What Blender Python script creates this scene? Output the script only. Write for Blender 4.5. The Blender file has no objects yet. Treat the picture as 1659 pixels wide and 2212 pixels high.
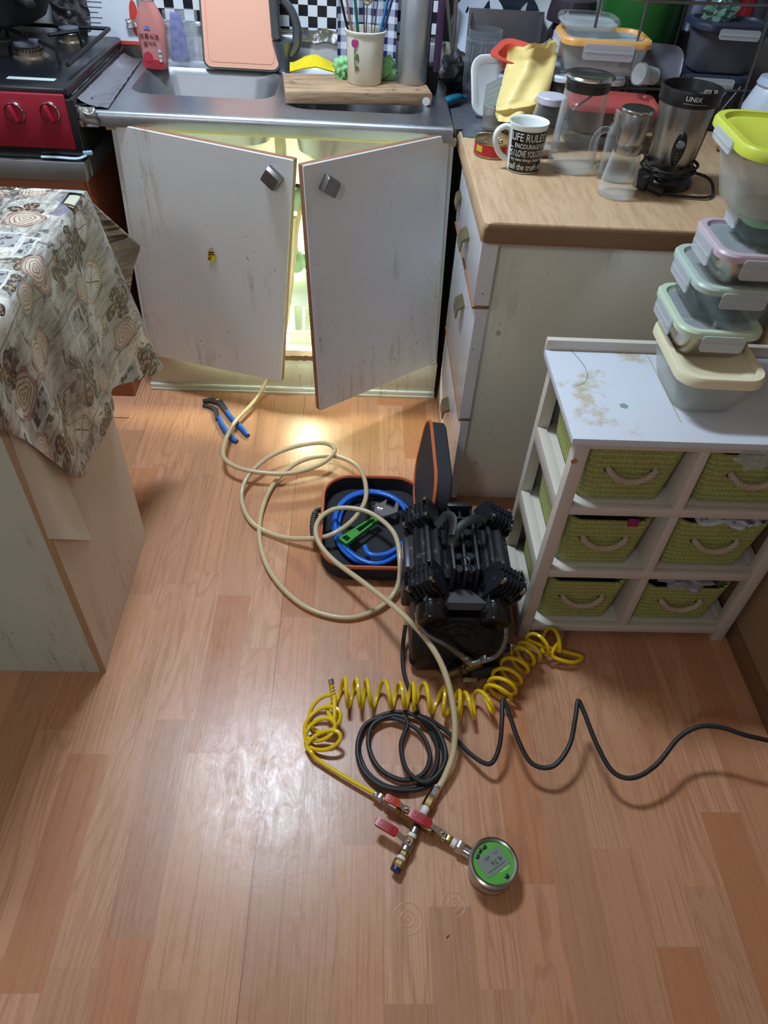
import bpy, bmesh, math, random
from mathutils import Vector as V, Matrix as MX, noise as NZ
PI = math.pi
random.seed(7)
SC = bpy.context.scene
COL = SC.collection

# ------------------------------------------------------------------ camera
CAM_H = 1.36
F_PX, CX, CY = 1537.0, 829.5, 1106.0
R3 = MX(((0.99867, -0.02562, -0.04476), (-0.01363, 0.70591, -0.70817), (0.04974, 0.70783, 0.70463)))
cd = bpy.data.cameras.new('camera'); cam = bpy.data.objects.new('camera', cd); COL.objects.link(cam)
cd.sensor_fit = 'HORIZONTAL'; cd.sensor_width = 36; cd.lens = F_PX / 1659 * 36; cd.clip_start = .02
m4 = R3.to_4x4(); m4.translation = (0, 0, CAM_H); cam.matrix_world = m4
SC.camera = cam
def at(px, py, x=None, y=None, z=None):
    d = R3 @ V((px - CX, CY - py, -F_PX)); c = V((0, 0, CAM_H))
    t = (z - CAM_H) / d.z if z is not None else (y / d.y if y is not None else x / d.x)
    return c + d * t

# ------------------------------------------------------------------ light
SC.view_settings.view_transform = 'Standard'; SC.view_settings.look = 'None'
SC.view_settings.exposure = 0.0; SC.view_settings.gamma = 1; SC.view_settings.use_curve_mapping = False
SC.cycles.use_denoising = True
SC.cycles.max_bounces = 10; SC.cycles.transparent_max_bounces = 24; SC.cycles.sample_clamp_indirect = 4
w = bpy.data.worlds.new('room_air'); SC.world = w; w.use_nodes = True
w.node_tree.nodes['Background'].inputs[0].default_value = (.80, .84, .95, 1)
w.node_tree.nodes['Background'].inputs[1].default_value = .20
def area(name, loc, size, power, col, tgt=None):
    l = bpy.data.lights.new(name, 'AREA'); l.shape = 'RECTANGLE'; l.size, l.size_y = size; l.energy = power; l.color = col
    o = bpy.data.objects.new(name, l); COL.objects.link(o); o.location = loc
    if tgt: o.rotation_euler = (V(tgt) - V(loc)).to_track_quat('-Z', 'Y').to_euler()
    return o
area('ceiling_lamp_light', (-.40, 1.62, 2.24), (.42, .22), 42, (.72, .86, 1.0))
area('next_room_light', (-1.05, -1.1, 2.24), (.35, .35), 9, (.95, .97, 1.0), (0, 1.4, .5))
def bulb(name, loc, power, col, r):
    l = bpy.data.lights.new(name, 'POINT'); l.energy = power; l.color = col; l.shadow_soft_size = r
    o = bpy.data.objects.new(name, l); COL.objects.link(o); o.location = loc
bulb('work_light', (-.165, 2.06, .30), 22, (1.0, 1.0, .62), .03)

# ------------------------------------------------------------------ helpers
WM = {}
def s2l(v):
    v /= 255.0
    return v / 12.92 if v <= .04045 else ((v + .055) / 1.055) ** 2.4
def C(rgb): return (s2l(rgb[0]), s2l(rgb[1]), s2l(rgb[2]), 1)
class NT:
    def __init__(s, name):
        s.m = bpy.data.materials.new(name); s.m.use_nodes = True; s.t = s.m.node_tree; s.t.nodes.clear()
        s.out = s.t.nodes.new('ShaderNodeOutputMaterial')
    def n(s, kind, **kw):
        nd = s.t.nodes.new('ShaderNode' + kind)
        for k, v in kw.items():
            if k.startswith('i_'):
                key = k[2:]; key = int(key) if key.isdigit() else key.replace('_', ' ')
                s.set(nd.inputs[key], v)
            else: setattr(nd, k, v)
        return nd
    def set(s, inp, v):
        if isinstance(v, bpy.types.NodeSocket): s.t.links.new(v, inp)
        elif isinstance(v, bpy.types.Node): s.t.links.new(v.outputs[0], inp)
        else: inp.default_value = v
    def ma(s, op, a, b=0.0, c=0.0, clamp=False):
        nd = s.t.nodes.new('ShaderNodeMath'); nd.operation = op; nd.use_clamp = clamp
        s.set(nd.inputs[0], a); s.set(nd.inputs[1], b); s.set(nd.inputs[2], c); return nd.outputs[0]
    def mix(s, f, a, b, mode='MIX'):
        nd = s.t.nodes.new('ShaderNodeMix'); nd.data_type = 'RGBA'; nd.blend_type = mode
        s.set(nd.inputs[0], f); s.set(nd.inputs[6], a); s.set(nd.inputs[7], b); return nd.outputs[2]
    def ramp(s, f, stops, interp='LINEAR'):
        nd = s.t.nodes.new('ShaderNodeValToRGB'); s.set(nd.inputs[0], f); cr = nd.color_ramp; cr.interpolation = interp
        while len(cr.elements) < len(stops): cr.elements.new(.5)
        for e, (p, c) in zip(cr.elements, stops):
            e.position = p; e.color = c if len(c) == 4 else C(c)
        return nd.outputs[0]
    def coords(s, uv=False): return s.n('TexCoord').outputs['UV' if uv else 'Object']
    def scale(s, vec, sc, loc=(0, 0, 0)):
        nd = s.n('Mapping'); s.set(nd.inputs[0], vec); nd.inputs['Scale'].default_value = sc; nd.inputs['Location'].default_value = loc
        return nd.outputs[0]
    def noise(s, vec, sc, detail=3, rough=.55, dist=0):
        nd = s.n('TexNoise'); s.set(nd.inputs['Vector'], vec); nd.inputs['Scale'].default_value = sc
        nd.inputs['Detail'].default_value = detail; nd.inputs['Roughness'].default_value = rough; nd.inputs['Distortion'].default_value = dist
        return nd.outputs[0]
    def step(s, v, lo, hi):
        nd = s.n('MapRange'); nd.interpolation_type = 'SMOOTHSTEP'; s.set(nd.inputs[0], v)
        s.set(nd.inputs[1], lo); s.set(nd.inputs[2], hi); return nd.outputs[0]
    def bsdf(s, col, rough=.5, metal=0.0, bump=None, bstr=.3, bdist=.002, **kw):
        p = s.n('BsdfPrincipled'); s.set(p.inputs['Base Color'], col); s.set(p.inputs['Roughness'], rough); s.set(p.inputs['Metallic'], metal)
        if bump is not None:
            b = s.n('Bump'); s.set(b.inputs['Height'], bump); b.inputs['Strength'].default_value = bstr; b.inputs['Distance'].default_value = bdist
            s.t.links.new(b.outputs[0], p.inputs['Normal'])
        for k, v in kw.items(): s.set(p.inputs[k.replace('_', ' ')], v)
        return p.outputs[0]
    def done(s, sh): s.t.links.new(sh, s.out.inputs[0]); return s.m
def M(name, c, rough=.5, metal=0.0, var=0.0, vs=6, bump=0.0, bs=80, dirt=None, dth=.62, ds=9, streak=None, vstretch=(1, 1, 1), **kw):
    t = NT(name); o = t.coords(); col = C(c)
    if var:
        nz = t.noise(t.scale(o, vstretch), vs, 5); k = t.ma('MULTIPLY_ADD', nz, var * 2, 1 - var)
        mm = t.n('VectorMath', operation='SCALE'); mm.inputs[0].default_value = col[:3]; t.set(mm.inputs['Scale'], k); col = mm.outputs[0]
    if dirt:
        d = t.step(t.noise(o, ds, 7, .7), dth, dth + .1); col = t.mix(t.ma('MULTIPLY', d, .8), col, C(dirt))
    if streak:
        d = t.step(t.noise(t.scale(o, (14, 14, 1.2)), 2.2, 6, .75), .50, .68)
        d2 = t.step(t.noise(o, 4.5, 4), .46, .64)
        col = t.mix(t.ma('MULTIPLY', t.ma('MULTIPLY', d, d2), .55), col, C(streak))
        sp = t.step(t.noise(o, 110, 2), .70, .73); sp2 = t.step(t.noise(o, 4, 2), .45, .6)
        col = t.mix(t.ma('MULTIPLY', t.ma('MULTIPLY', sp, sp2), .8), col, C((70, 50, 35)))
    b = t.noise(o, bs, 4) if bump else None
    return t.done(t.bsdf(col, rough, metal, b, bump, .002, **kw))
def CLR(name, tint=(235, 238, 238), body=(225, 230, 235), a=.10, edge=.75, rough=.12, pw=2.5):
    """thin clear or frosted plastic: see-through face on, denser at grazing angles"""
    t = NT(name); lw = t.n('LayerWeight'); lw.inputs[0].default_value = .35
    f = t.ma('MULTIPLY_ADD', t.ma('POWER', lw.outputs['Facing'], pw), edge - a, a, clamp=True)
    tr = t.n('BsdfTransparent'); tr.inputs[0].default_value = C(tint)
    p = t.bsdf(C(body), rough, 0.0)
    mx = t.n('MixShader'); t.set(mx.inputs[0], f); t.set(mx.inputs[1], tr); t.t.links.new(p, mx.inputs[2])
    return t.done(mx.outputs[0])
def BRUSH(name, c, rough=.32, axis=(1, 1, 60), var=.25, metal=1.0):
    t = NT(name); o = t.coords(); nz = t.noise(t.scale(o, axis), 12, 4)
    sm = t.noise(o, 5, 5, .65)
    k = t.ma('MULTIPLY_ADD', nz, var, 1 - var / 2); k = t.ma('MULTIPLY', k, t.ma('MULTIPLY_ADD', sm, .5, .75))
    mm = t.n('VectorMath', operation='SCALE'); mm.inputs[0].default_value = C(c)[:3]; t.set(mm.inputs['Scale'], k)
    return t.done(t.bsdf(mm.outputs[0], t.ma('MULTIPLY_ADD', sm, .25, rough - .12), metal, nz, .08))

def reg(o, parent, loc=(0, 0, 0), rot=None):
    l = MX.Translation(V(loc))
    if rot is not None: l = l @ rot.to_4x4()
    o.matrix_local = l
    if parent: o.parent = parent; WM[o] = WM[parent] @ l
    else: WM[o] = l
    return o
def RZ(a): return MX.Rotation(a, 4, 'Z')
def RX(a): return MX.Rotation(a, 4, 'X')
def RY(a): return MX.Rotation(a, 4, 'Y')
def tag(o, label, cat, group=None, kind=None):
    if label: o['label'] = label
    if cat: o['category'] = cat
    if group: o['group'] = group
    if kind: o['kind'] = kind
    return o
def thing(name, label, cat, loc=(0, 0, 0), rot=None, group=None, kind=None):
    o = bpy.data.objects.new(name, None); o.empty_display_size = .03; COL.objects.link(o)
    reg(o, None, loc, rot); return tag(o, label, cat, group, kind)
def mesh(name, bm, mat, parent=None, world=False, sm=38, label=None, loc=(0, 0, 0)):
    """ONE mesh object; world=True: bm is in world coordinates"""
    if parent is None and world:
        loc = V(loc); bm.transform(MX.Translation(-loc))
    elif parent is not None and world: bm.transform(WM[parent].inverted())
    bmesh.ops.recalc_face_normals(bm, faces=bm.faces)
    me = bpy.data.meshes.new(name); bm.to_mesh(me); bm.free()
    for mt in (mat if isinstance(mat, (list, tuple)) else [mat]): me.materials.append(mt)
    for p in me.polygons: p.use_smooth = True
    me.set_sharp_from_angle(angle=math.radians(sm))
    o = bpy.data.objects.new(name, me); COL.objects.link(o)
    if parent: reg(o, parent)
    else: reg(o, None, loc)
    if label: o['label'] = label
    return o
def solo(name, bm, mat, label, cat, loc=(0, 0, 0), group=None, world=True, sm=38, kind=None):
    return tag(mesh(name, bm, mat, None, world, sm, loc=loc), label, cat, group, kind)
def BM(): return bmesh.new()
def box(bm, c, s, rot=None, bev=0, mi=0, seg=2):
    r = bmesh.ops.create_cube(bm, size=1); vs = r['verts']
    m = MX.Translation(V(c)) @ (rot.to_4x4() if rot is not None else MX.Identity(4)) @ MX.Diagonal((s[0], s[1], s[2], 1))
    bmesh.ops.transform(bm, matrix=m, verts=vs)
    fs = {f for v in vs for f in v.link_faces}
    for f in fs: f.material_index = mi
    if bev:
        es = {e for v in vs for e in v.link_edges}
        g = bmesh.ops.bevel(bm, geom=list(es), offset=bev, segments=seg, affect='EDGES', profile=.5)
        for f in g['faces']: f.material_index = mi
    return bm
def bx(bm, x0, x1, y0, y1, z0, z1, bev=0, mi=0, seg=2):
    return box(bm, ((x0 + x1) / 2, (y0 + y1) / 2, (z0 + z1) / 2), (abs(x1 - x0), abs(y1 - y0), abs(z1 - z0)), None, bev, mi, seg)
def loft(bm, loops, cap0=True, cap1=True, mi=0, closed=True, ring=False):
    rows = [[bm.verts.new(p) for p in L] for L in loops]; n = len(rows[0])
    prs = list(zip(rows, rows[1:])) + ([(rows[-1], rows[0])] if ring else [])
    for a, b in prs:
        for i in range(n if closed else n - 1):
            j = (i + 1) % n
            try: bm.faces.new((a[i], a[j], b[j], b[i])).material_index = mi
            except ValueError: pass
    if cap0 and not ring: bm.faces.new(rows[0][::-1]).material_index = mi
    if cap1 and not ring: bm.faces.new(rows[-1]).material_index = mi
    return bm
def lathe(bm, prof, seg=32, m=None, mi=0, cap0=True, cap1=True):
    m = m or MX.Identity(4)
    loops = [[m @ V((max(r, .0001) * math.cos(2 * PI * i / seg), max(r, .0001) * math.sin(2 * PI * i / seg), z)) for i in range(seg)] for r, z in prof]
    return loft(bm, loops, cap0, cap1, mi)
def rr(w, d, r, n=5, c=(0, 0)):
    r = min(r, w / 2 - 1e-4, d / 2 - 1e-4); out = []
    for sx, sy, a in ((1, 1, 0), (-1, 1, PI / 2), (-1, -1, PI), (1, -1, 3 * PI / 2)):
        for k in range(n + 1):
            t = a + PI / 2 * k / n
            out.append((c[0] + sx * (w / 2 - r) + r * math.cos(t), c[1] + sy * (d / 2 - r) + r * math.sin(t)))
    return out
def tub(bm, levels, n=5, cap0=True, cap1=True, mi=0, m=None):
    """levels of rounded rectangles (w, d, r, z)"""
    m = m or MX.Identity(4)
    return loft(bm, [[m @ V((x, y, z)) for x, y in rr(w, d, r, n)] for w, d, r, z in levels], cap0, cap1, mi)
def prism(bm, poly, z0, z1, m=None, mi=0):
    m = m or MX.Identity(4)
    return loft(bm, [[m @ V((x, y, z0)) for x, y in poly], [m @ V((x, y, z1)) for x, y in poly]], mi=mi)
def crom(pts, n=6, closed=False):
    P = [V(p) for p in pts]; L = len(P); out = []
    for i in range(L if closed else L - 1):
        g = lambda k: P[k % L] if closed else P[max(0, min(L - 1, k))]
        a, b, c, d = g(i - 1), g(i), g(i + 1), g(i + 2)
        for k in range(n):
            t = k / n
            out.append(.5 * ((2 * b) + (c - a) * t + (2 * a - 5 * b + 4 * c - d) * t * t + (3 * b - a - 3 * c + d) * t ** 3))
    if not closed: out.append(P[-1])
    return out
def tube(bm, pts, r, seg=8, closed=False, mi=0, flat=1.0, rf=None):
    P = [V(p) for p in pts]; n = len(P); loops = []; up = None
    for i in range(n):
        a = P[(i - 1) % n] if closed else P[max(0, i - 1)]; b = P[(i + 1) % n] if closed else P[min(n - 1, i + 1)]
        t = (b - a)
        t = t.normalized() if t.length > 1e-9 else V((0, 0, 1))
        if up is None: up = V((0, 0, 1)) if abs(t.z) < .9 else V((1, 0, 0))
        u = (up - t * up.dot(t)); u = u.normalized() if u.length > 1e-6 else t.orthogonal().normalized()
        up = u; s = t.cross(u); q = (rf(i / (n - 1)) if rf else 1) * r
        loops.append([P[i] + (u * math.sin(2 * PI * k / seg) * flat + s * math.cos(2 * PI * k / seg)) * q for k in range(seg)])
    return loft(bm, loops, not closed, not closed, mi, True, closed)
def grid(bm, nu, nv, fn, mi=0, uvf=None, thick=0):
    vs = [[bm.verts.new(fn(i / nu, j / nv)) for j in range(nv + 1)] for i in range(nu + 1)]
    uvl = bm.loops.layers.uv.verify() if uvf else None
    for i in range(nu):
        for j in range(nv):
            idx = ((i, j), (i + 1, j), (i + 1, j + 1), (i, j + 1))
            f = bm.faces.new([vs[a][b] for a, b in idx]); f.material_index = mi
            if uvf:
                for lp, (a, b) in zip(f.loops, idx): lp[uvl].uv = uvf(a / nu, b / nv)
    if thick: bmesh.ops.solidify(bm, geom=bm.faces[:], thickness=thick)
    return bm
def along(p, q):
    """matrix whose z axis runs from p to q"""
    p, q = V(p), V(q); return MX.Translation(p) @ (q - p).to_track_quat('Z', 'Y').to_matrix().to_4x4()
def letters(name, body, size, mat, parent, m, bend=None, sx=1.0, ext=.0003, label=None, align='LEFT'):
    cu = bpy.data.curves.new('lettering', 'FONT'); cu.body = body; cu.size = size; cu.extrude = ext; cu.align_x = align
    cu.resolution_u = 2
    o = bpy.data.objects.new('lettering', cu); COL.objects.link(o)
    me = bpy.data.meshes.new_from_object(o.evaluated_get(bpy.context.evaluated_depsgraph_get()))
    bpy.data.objects.remove(o); bm = BM(); bm.from_mesh(me); bpy.data.meshes.remove(me)
    for v in bm.verts:
        v.co.x *= sx
        if bend: v.co = bend(v.co)
    bm.transform(m)
    return mesh(name, bm, mat, parent, label=label)
def copy_tree(o, parent=None, loc=None):
    c = o.copy(); COL.objects.link(c)
    if parent: c.parent = parent
    if loc is not None: c.location = loc
    for ch in [k for k in WM if k.parent == o]: 
        copy_tree_child(ch, c)
    return c
def copy_tree_child(o, parent):
    c = o.copy(); COL.objects.link(c); c.parent = parent
    for ch in [k for k in WM if k.parent == o]: copy_tree_child(ch, c)

# ------------------------------------------------------------------ shared materials
m_white = M('white_laminate', (222, 228, 232), .34, var=.05, vs=3, streak=(150, 138, 105))
m_cream = M('cream_laminate', (178, 180, 160), .5, var=.05, vs=2, streak=(130, 110, 75))
m_edge = M('brown_edge', (135, 95, 70), .55, var=.2, vs=30)
m_steel = BRUSH('brushed_steel', (172, 176, 182), .34, (40, 1, 1))
m_steelv = BRUSH('brushed_steel_round', (165, 165, 166), .30, (30, 30, 1))
m_chrome = M('chrome', (205, 208, 212), .15, 1.0)
m_nickel = M('worn_nickel', (165, 165, 160), .33, 1.0, var=.15, vs=40)
m_brass = M('brass', (158, 134, 90), .34, 1.0, var=.15, vs=50)
m_black = M('black_plastic', (22, 22, 25), .38)
m_rubber = M('black_rubber', (26, 26, 28), .55)
m_dark = M('dark_metal', (30, 30, 33), .45, .4)
m_foil = M('crumpled_foil', (185, 188, 192), .26, 1.0, bump=1.0, bs=45)
m_wpaint = M('white_paint', (198, 190, 180), .5, var=.04, dirt=(170, 150, 125), dth=.68, ds=14)
m_ivory = M('ivory_ceramic', (216, 212, 198), .22)
m_wcer = M('white_ceramic', (226, 232, 230), .15)
m_clear = CLR('clear_plastic', (250, 251, 252), (200, 205, 212), .05, .55, .1)
m_glass = CLR('clear_glass', (252, 253, 252), (215, 220, 225), .03, .95, .04, 2.2)
m_frost = CLR('frosted_plastic', (250, 251, 250), (214, 216, 212), .26, .7, .35)
m_clip = CLR('frosted_clip', (248, 250, 251), (214, 220, 226), .42, .85, .3)
# ------------------------------------------------------------------ room
def floor_mat():
    t = NT('laminate_floor'); o = t.coords(); sx = t.n('SeparateXYZ'); t.set(sx.inputs[0], o)
    X, Y = sx.outputs[0], sx.outputs[1]
    xs = t.ma('DIVIDE', t.ma('ADD', X, .160), .0775); st = t.ma('FLOOR', xs)
    w1 = t.n('TexWhiteNoise', noise_dimensions='1D'); t.set(w1.inputs['W'], st)
    ys = t.ma('DIVIDE', t.ma('MULTIPLY_ADD', w1.outputs[0], 1.7, Y), .40); sg = t.ma('FLOOR', ys)
    cx = t.n('CombineXYZ'); t.set(cx.inputs[0], st); t.set(cx.inputs[1], sg)
    w2 = t.n('TexWhiteNoise', noise_dimensions='2D'); t.set(w2.inputs['Vector'], cx.outputs[0]); idv = w2.outputs[0]
    gv = t.n('CombineXYZ'); t.set(gv.inputs[0], X); t.set(gv.inputs[1], Y); t.set(gv.inputs[2], t.ma('MULTIPLY', idv, 9))
    g1 = t.noise(t.scale(gv.outputs[0], (230, 4, 1)), 1, 4, .6)
    g2 = t.noise(t.scale(gv.outputs[0], (11, 1.5, 1)), 1, 2, .5, .4)
    rings = t.ma('SINE', t.ma('MULTIPLY', g2, 95)); rl = t.step(rings, .35, 1.0)
    ringmask = t.ma('MULTIPLY', rl, t.step(idv, .35, .75))
    col = t.ramp(idv, [(0, (176, 116, 78)), (.3, (194, 142, 106)), (.5, (172, 124, 92)), (.75, (200, 150, 116)), (1, (184, 122, 84))])
    col = t.mix(t.ma('MULTIPLY', t.step(g1, .45, .72), .55), col, C((150, 98, 68)))
    col = t.mix(t.ma('MULTIPLY', ringmask, .32), col, C((150, 96, 66)))
    fr = t.ma('FRACT', t.ma('DIVIDE', xs, 3.0)); e1 = t.ma('LESS_THAN', t.ma('ABSOLUTE', t.ma('SUBTRACT', fr, .5)), .4965)
    col = t.mix(t.ma('MULTIPLY', t.ma('SUBTRACT', 1.0, e1), t.ma('MULTIPLY_ADD', t.ma('COMPARE', t.ma('FLOOR', t.ma('ADD', t.ma('DIVIDE', xs, 3.0), .5)), 0.0, .1), .55, .14)), col, C((70, 45, 35)))
    dn = t.step(t.noise(o, 26, 5, .7), .70, .80)
    col = t.mix(t.ma('MULTIPLY', dn, .25), col, C((120, 90, 75)))
    rn = t.noise(t.scale(o, (2.2, 1, 1)), 13, 7, .78, 1.2)
    rough = t.ma('MULTIPLY_ADD', rn, .44, .11)
    hb = t.ma('ADD', t.ma('MULTIPLY', g1, .6), t.ma('MULTIPLY', t.noise(o, 30, 4, .6), 1.2))
    return t.done(t.bsdf(col, rough, 0.0, hb, .12, .0015, Specular_IOR_Level=.6))
b = BM(); bx(b, -1.5, 1.36, -2.2, 2.45, -.05, 0); fl = mesh('floor', b, floor_mat(), sm=30); fl['kind'] = 'structure'

def tiles(name, c1, c2, sz, plaid=False):
    t = NT(name); o = t.coords(); s = t.n('SeparateXYZ'); t.set(s.inputs[0], o)
    fx = t.ma('FLOOR', t.ma('DIVIDE', s.outputs[0], sz)); fz = t.ma('FLOOR', t.ma('DIVIDE', s.outputs[2], sz))
    if plaid:
        k = t.ma('MULTIPLY', t.ma('ADD', t.ma('FLOORED_MODULO', fx, 2.0), t.ma('FLOORED_MODULO', fz, 2.0)), .5)
    else: k = t.ma('FLOORED_MODULO', t.ma('ADD', fx, fz), 2.0)
    col = t.mix(k, C(c1), C(c2))
    gx = t.ma('ABSOLUTE', t.ma('SUBTRACT', t.ma('FRACT', t.ma('DIVIDE', s.outputs[0], sz)), .5))
    return t.done(t.bsdf(col, .3))
WY = 2.40
m_wall = M('grey_painted_wall', (150, 152, 155), .7, var=.1, dirt=(95, 90, 88), dth=.55)
b = BM(); bx(b, -1.5, 1.36, WY, WY + .06, 0, 2.35); wb = mesh('wall_back', b, m_wall); wb['kind'] = 'structure'
b = BM(); bx(b, -.60, .30, WY - .004, WY, .895, 1.5); o = mesh('trim_1', b, tiles('checkered_wall_sheet', (28, 30, 36), (222, 226, 232), .0265)); o['kind'] = 'structure'
m_tan = M('tan_wallpaper', (150, 118, 90), .7, var=.06, vs=2)
b = BM(); bx(b, .90, 1.36, -2.2, 1.385, 0, 2.35); o = mesh('wall_right', b, m_tan); o['kind'] = 'structure'
b = BM(); bx(b, 1.30, 1.36, 1.385, 2.40, 0, 2.35); o = mesh('wall_alcove', b, m_wall); o['kind'] = 'structure'
b = BM(); bx(b, -1.56, -1.5, -2.2, 2.45, 0, 2.35); o = mesh('wall_left', b, M('pale_wallpaper', (215, 205, 190), .8)); o['kind'] = 'structure'
b = BM(); bx(b, -1.56, 1.36, -.2, 2.45, 2.35, 2.4); o = mesh('ceiling', b, M('ceiling_paper', (230, 228, 222), .9)); o['kind'] = 'structure'
b = BM(); bx(b, .893, .90, -2.2, 1.40, 0, .05, .002); o = mesh('baseboard_right', b, M('brown_baseboard', (120, 88, 62), .5, var=.1)); o['kind'] = 'structure'
# ceiling lamp (above the frame; carries the real light)
lampT = thing('ceiling_lamp', 'square white ceiling lamp over the kitchen floor', 'lamp', (-.46, 1.56, 2.35))
b = BM(); tub(b, [(.40, .40, .03, 0), (.40, .40, .03, -.05), (.36, .36, .03, -.055)]); mesh('housing', b, m_wpaint, lampT)

# loose strip of floor covering under the table
b = BM(); bx(b, -.90, -.683, 1.742, 2.0, .0, .003)
solo('floor_offcut', b, M('loose_laminate', (186, 134, 104), .4, var=.12, vs=3, vstretch=(20, 1, 1)), 'loose wood-pattern floor offcut between the cloth-covered table and the sink', 'floor piece', (-.79, 1.85, 0))

# ------------------------------------------------------------------ sink cabinet
SK = thing('sink_cabinet', 'white laminate sink cabinet with both doors hanging ajar, light inside', 'cabinet', (-.2, 2.1, 0))
XL, XR, YF = -.625, .235, 1.905
b = BM()
loft(b, [[V((XL - .02, YF, 0)), V((XL - .004, YF, 0)), V((XL - .004, WY, 0)), V((XL - .02, WY, 0))], [V((-.612, YF, .775)), V((-.596, YF, .775)), V((-.596, WY, .775)), V((-.612, WY, .775))]])
mesh('side_panel', b, m_white, SK, True)
b = BM(); loft(b, [[V((.240, YF, 0)), V((.256, YF, 0)), V((.256, WY, 0)), V((.240, WY, 0))], [V((.214, YF, .775)), V((.230, YF, .775)), V((.230, WY, .775)), V((.214, WY, .775))]])
mesh('side_panel', b, m_white, SK, True)
b = BM(); bx(b, XL, XR, YF + .01, WY, .105, .12); mesh('bottom_board', b, m_cream, SK, True)
b = BM(); bx(b, XL, XR, WY - .012, WY - .004, 0, .775); mesh('back_panel', b, m_cream, SK, True)
b = BM(); bx(b, -.645, .255, YF - .002, YF + .012, .018, .125, .001); bx(b, -.65, .256, YF - .010, YF + .004, .0, .022, .002); bx(b, -.65, .256, YF - .013, YF + .004, .0, .008, .001)
mesh('kickboard', b, M('cream_kickboard', (212, 212, 196), .45, var=.05, streak=(120, 105, 80)), SK, True)
b = BM(); n = 26
loft(b, [[V((-.25 + .16 * i / n, YF - .004, .121 + .004 * random.random())) for i in range(n + 1)], [V((-.25 + .16 * i / n, YF - .004, .137 + .005 * random.random())) for i in range(n + 1)], [V((-.25 + .16 * i / n, YF + .03, .137)) for i in range(n + 1)]], False, False, closed=False)
mesh('broken_board_edge', b, M('chipboard', (104, 84, 70), .9, var=.3, vs=60), SK, True)
b = BM(); bx(b, XL, XR, YF - .004, YF + .012, .762, .778, .001); mesh('top_rail', b, M('yellowed_rail', (214, 205, 160), .5), SK, True)
b = BM(); bx(b, -.235, -.213, YF + .17, YF + .19, .12, .76); mesh('divider_post', b, M('pale_wood_post', (196, 186, 150), .7, var=.15), SK, True)
def door(corners, hand, kx):
    """corners: top hinge, top free, bottom free, bottom hinge"""
    th, tf, bf, bh = [V(c) for c in corners]; nrm = (tf - th).cross(bh - th).normalized()
    if nrm.y > 0: nrm = -nrm
    b = BM()
    def ring(k):
        q = []
        for c, a, d in ((th, bh, tf), (tf, th, bf), (bf, tf, bh), (bh, bf, th)):
            u = (a - c).normalized() * .004; w_ = (d - c).normalized() * .004
            q += [c + u, c + (u + w_) * .29, c + w_]
        return q
    cen = (th + tf + bf + bh) / 4
    r0 = ring(0)
    loops = [[p - nrm * .016 for p in r0], [p - nrm * .0 for p in r0], [cen + (p - cen) * .994 + nrm * .002 for p in r0]]
    loft(b, loops)
    for f in b.faces:
        f.normal_update()
        if abs(f.normal.dot(nrm)) < .25: f.material_index = 1
    d = mesh('door', b, [m_white, m_edge], SK, True, sm=30)
    return d, nrm
LD, ln = door([(-.595, 1.888, .781), (-.151, 1.696, .783), (-.22, 1.775, .128), (-.625, 1.895, .128)], 0, 0)
RD, rn_ = door([(.214, 1.888, .795), (-.127, 1.621, .798), (-.099, 1.625, .138), (.243, 1.89, .138)], 1, 0)
def handle(px, py, door_, nrm, up):
    # square bent-metal pull, tilted on the door
    hinge = V((-.61, 1.89, .5)) if door_ is LD else V((.23, 1.89, .5))
    d = R3 @ V((px - CX, CY - py, -F_PX)); c = V((0, 0, CAM_H)); t = (hinge - c).dot(nrm) / d.dot(nrm); p = c + d * t
    u = up.cross(nrm).normalized(); v = nrm.cross(u).normalized()
    m = MX.Translation(p) @ MX(((u.x, v.x, nrm.x), (u.y, v.y, nrm.y), (u.z, v.z, nrm.z))).to_4x4() @ RZ(-.60)
    b = BM()
    loft(b, [[m @ V((x, y, 0)) for x, y in rr(.041, .034, .002, 2)], [m @ V((x, y, .012)) for x, y in rr(.043, .036, .003, 2)], [m @ V((x, y - .003, .020)) for x, y in rr(.038, .031, .003, 2)]])
    mesh('handle', b, M('tarnished_pull', (128, 124, 122), .4, .9, var=.25, vs=60), door_, True)
handle(592, 382, LD, ln, V((0, 0, 1)))
handle(708, 399, RD, rn_, V((0, 0, 1)))
# yellow sticker on the left door
def on_plane(px, py, p0, nrm):
    d = R3 @ V((px - CX, CY - py, -F_PX)); c = V((0, 0, CAM_H)); return c + d * ((V(p0) - c).dot(nrm) / d.dot(nrm))
b = BM(); pts = []
for i in range(28):
    a = 2 * PI * i / 28; r = 10 + (1.5 * math.sin(a)); yy = 15 * math.sin(a); xx = (7.5 + 3.2 * (yy / 15 > 0) * (yy / 15) + .5) * math.cos(a)
    pts.append(on_plane(458 + xx + yy * .15, 550 + yy, (-.61, 1.89, .5), ln) + ln * .0025)
loft(b, [pts, [p + ln * .0006 for p in pts]]); st = mesh('sticker', b, M('yellow_sticker', (214, 198, 40), .5), LD, True)
b = BM()
for (x0, y0, x1, y1) in ((452, 543, 463, 546), (451, 548, 465, 550), (451, 554, 458, 556), (450, 558, 457, 560)):
    q = [on_plane(x, y, (-.61, 1.89, .5), ln) + ln * .0034 for x, y in ((x0, y0), (x1, y0), (x1, y1), (x0, y1))]; loft(b, [q, [p + ln * .0002 for p in q]])
q = [on_plane(457 + 4.5 * math.cos(a * PI / 6), 538 + 4.5 * math.sin(a * PI / 6), (-.61, 1.89, .5), ln) + ln * .0034 for a in range(12)]; loft(b, [q, [p + ln * .0002 for p in q]], mi=1)
mesh('print', b, [m_black, M('lilac_print', (200, 150, 190), .5)], st, True)

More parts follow.
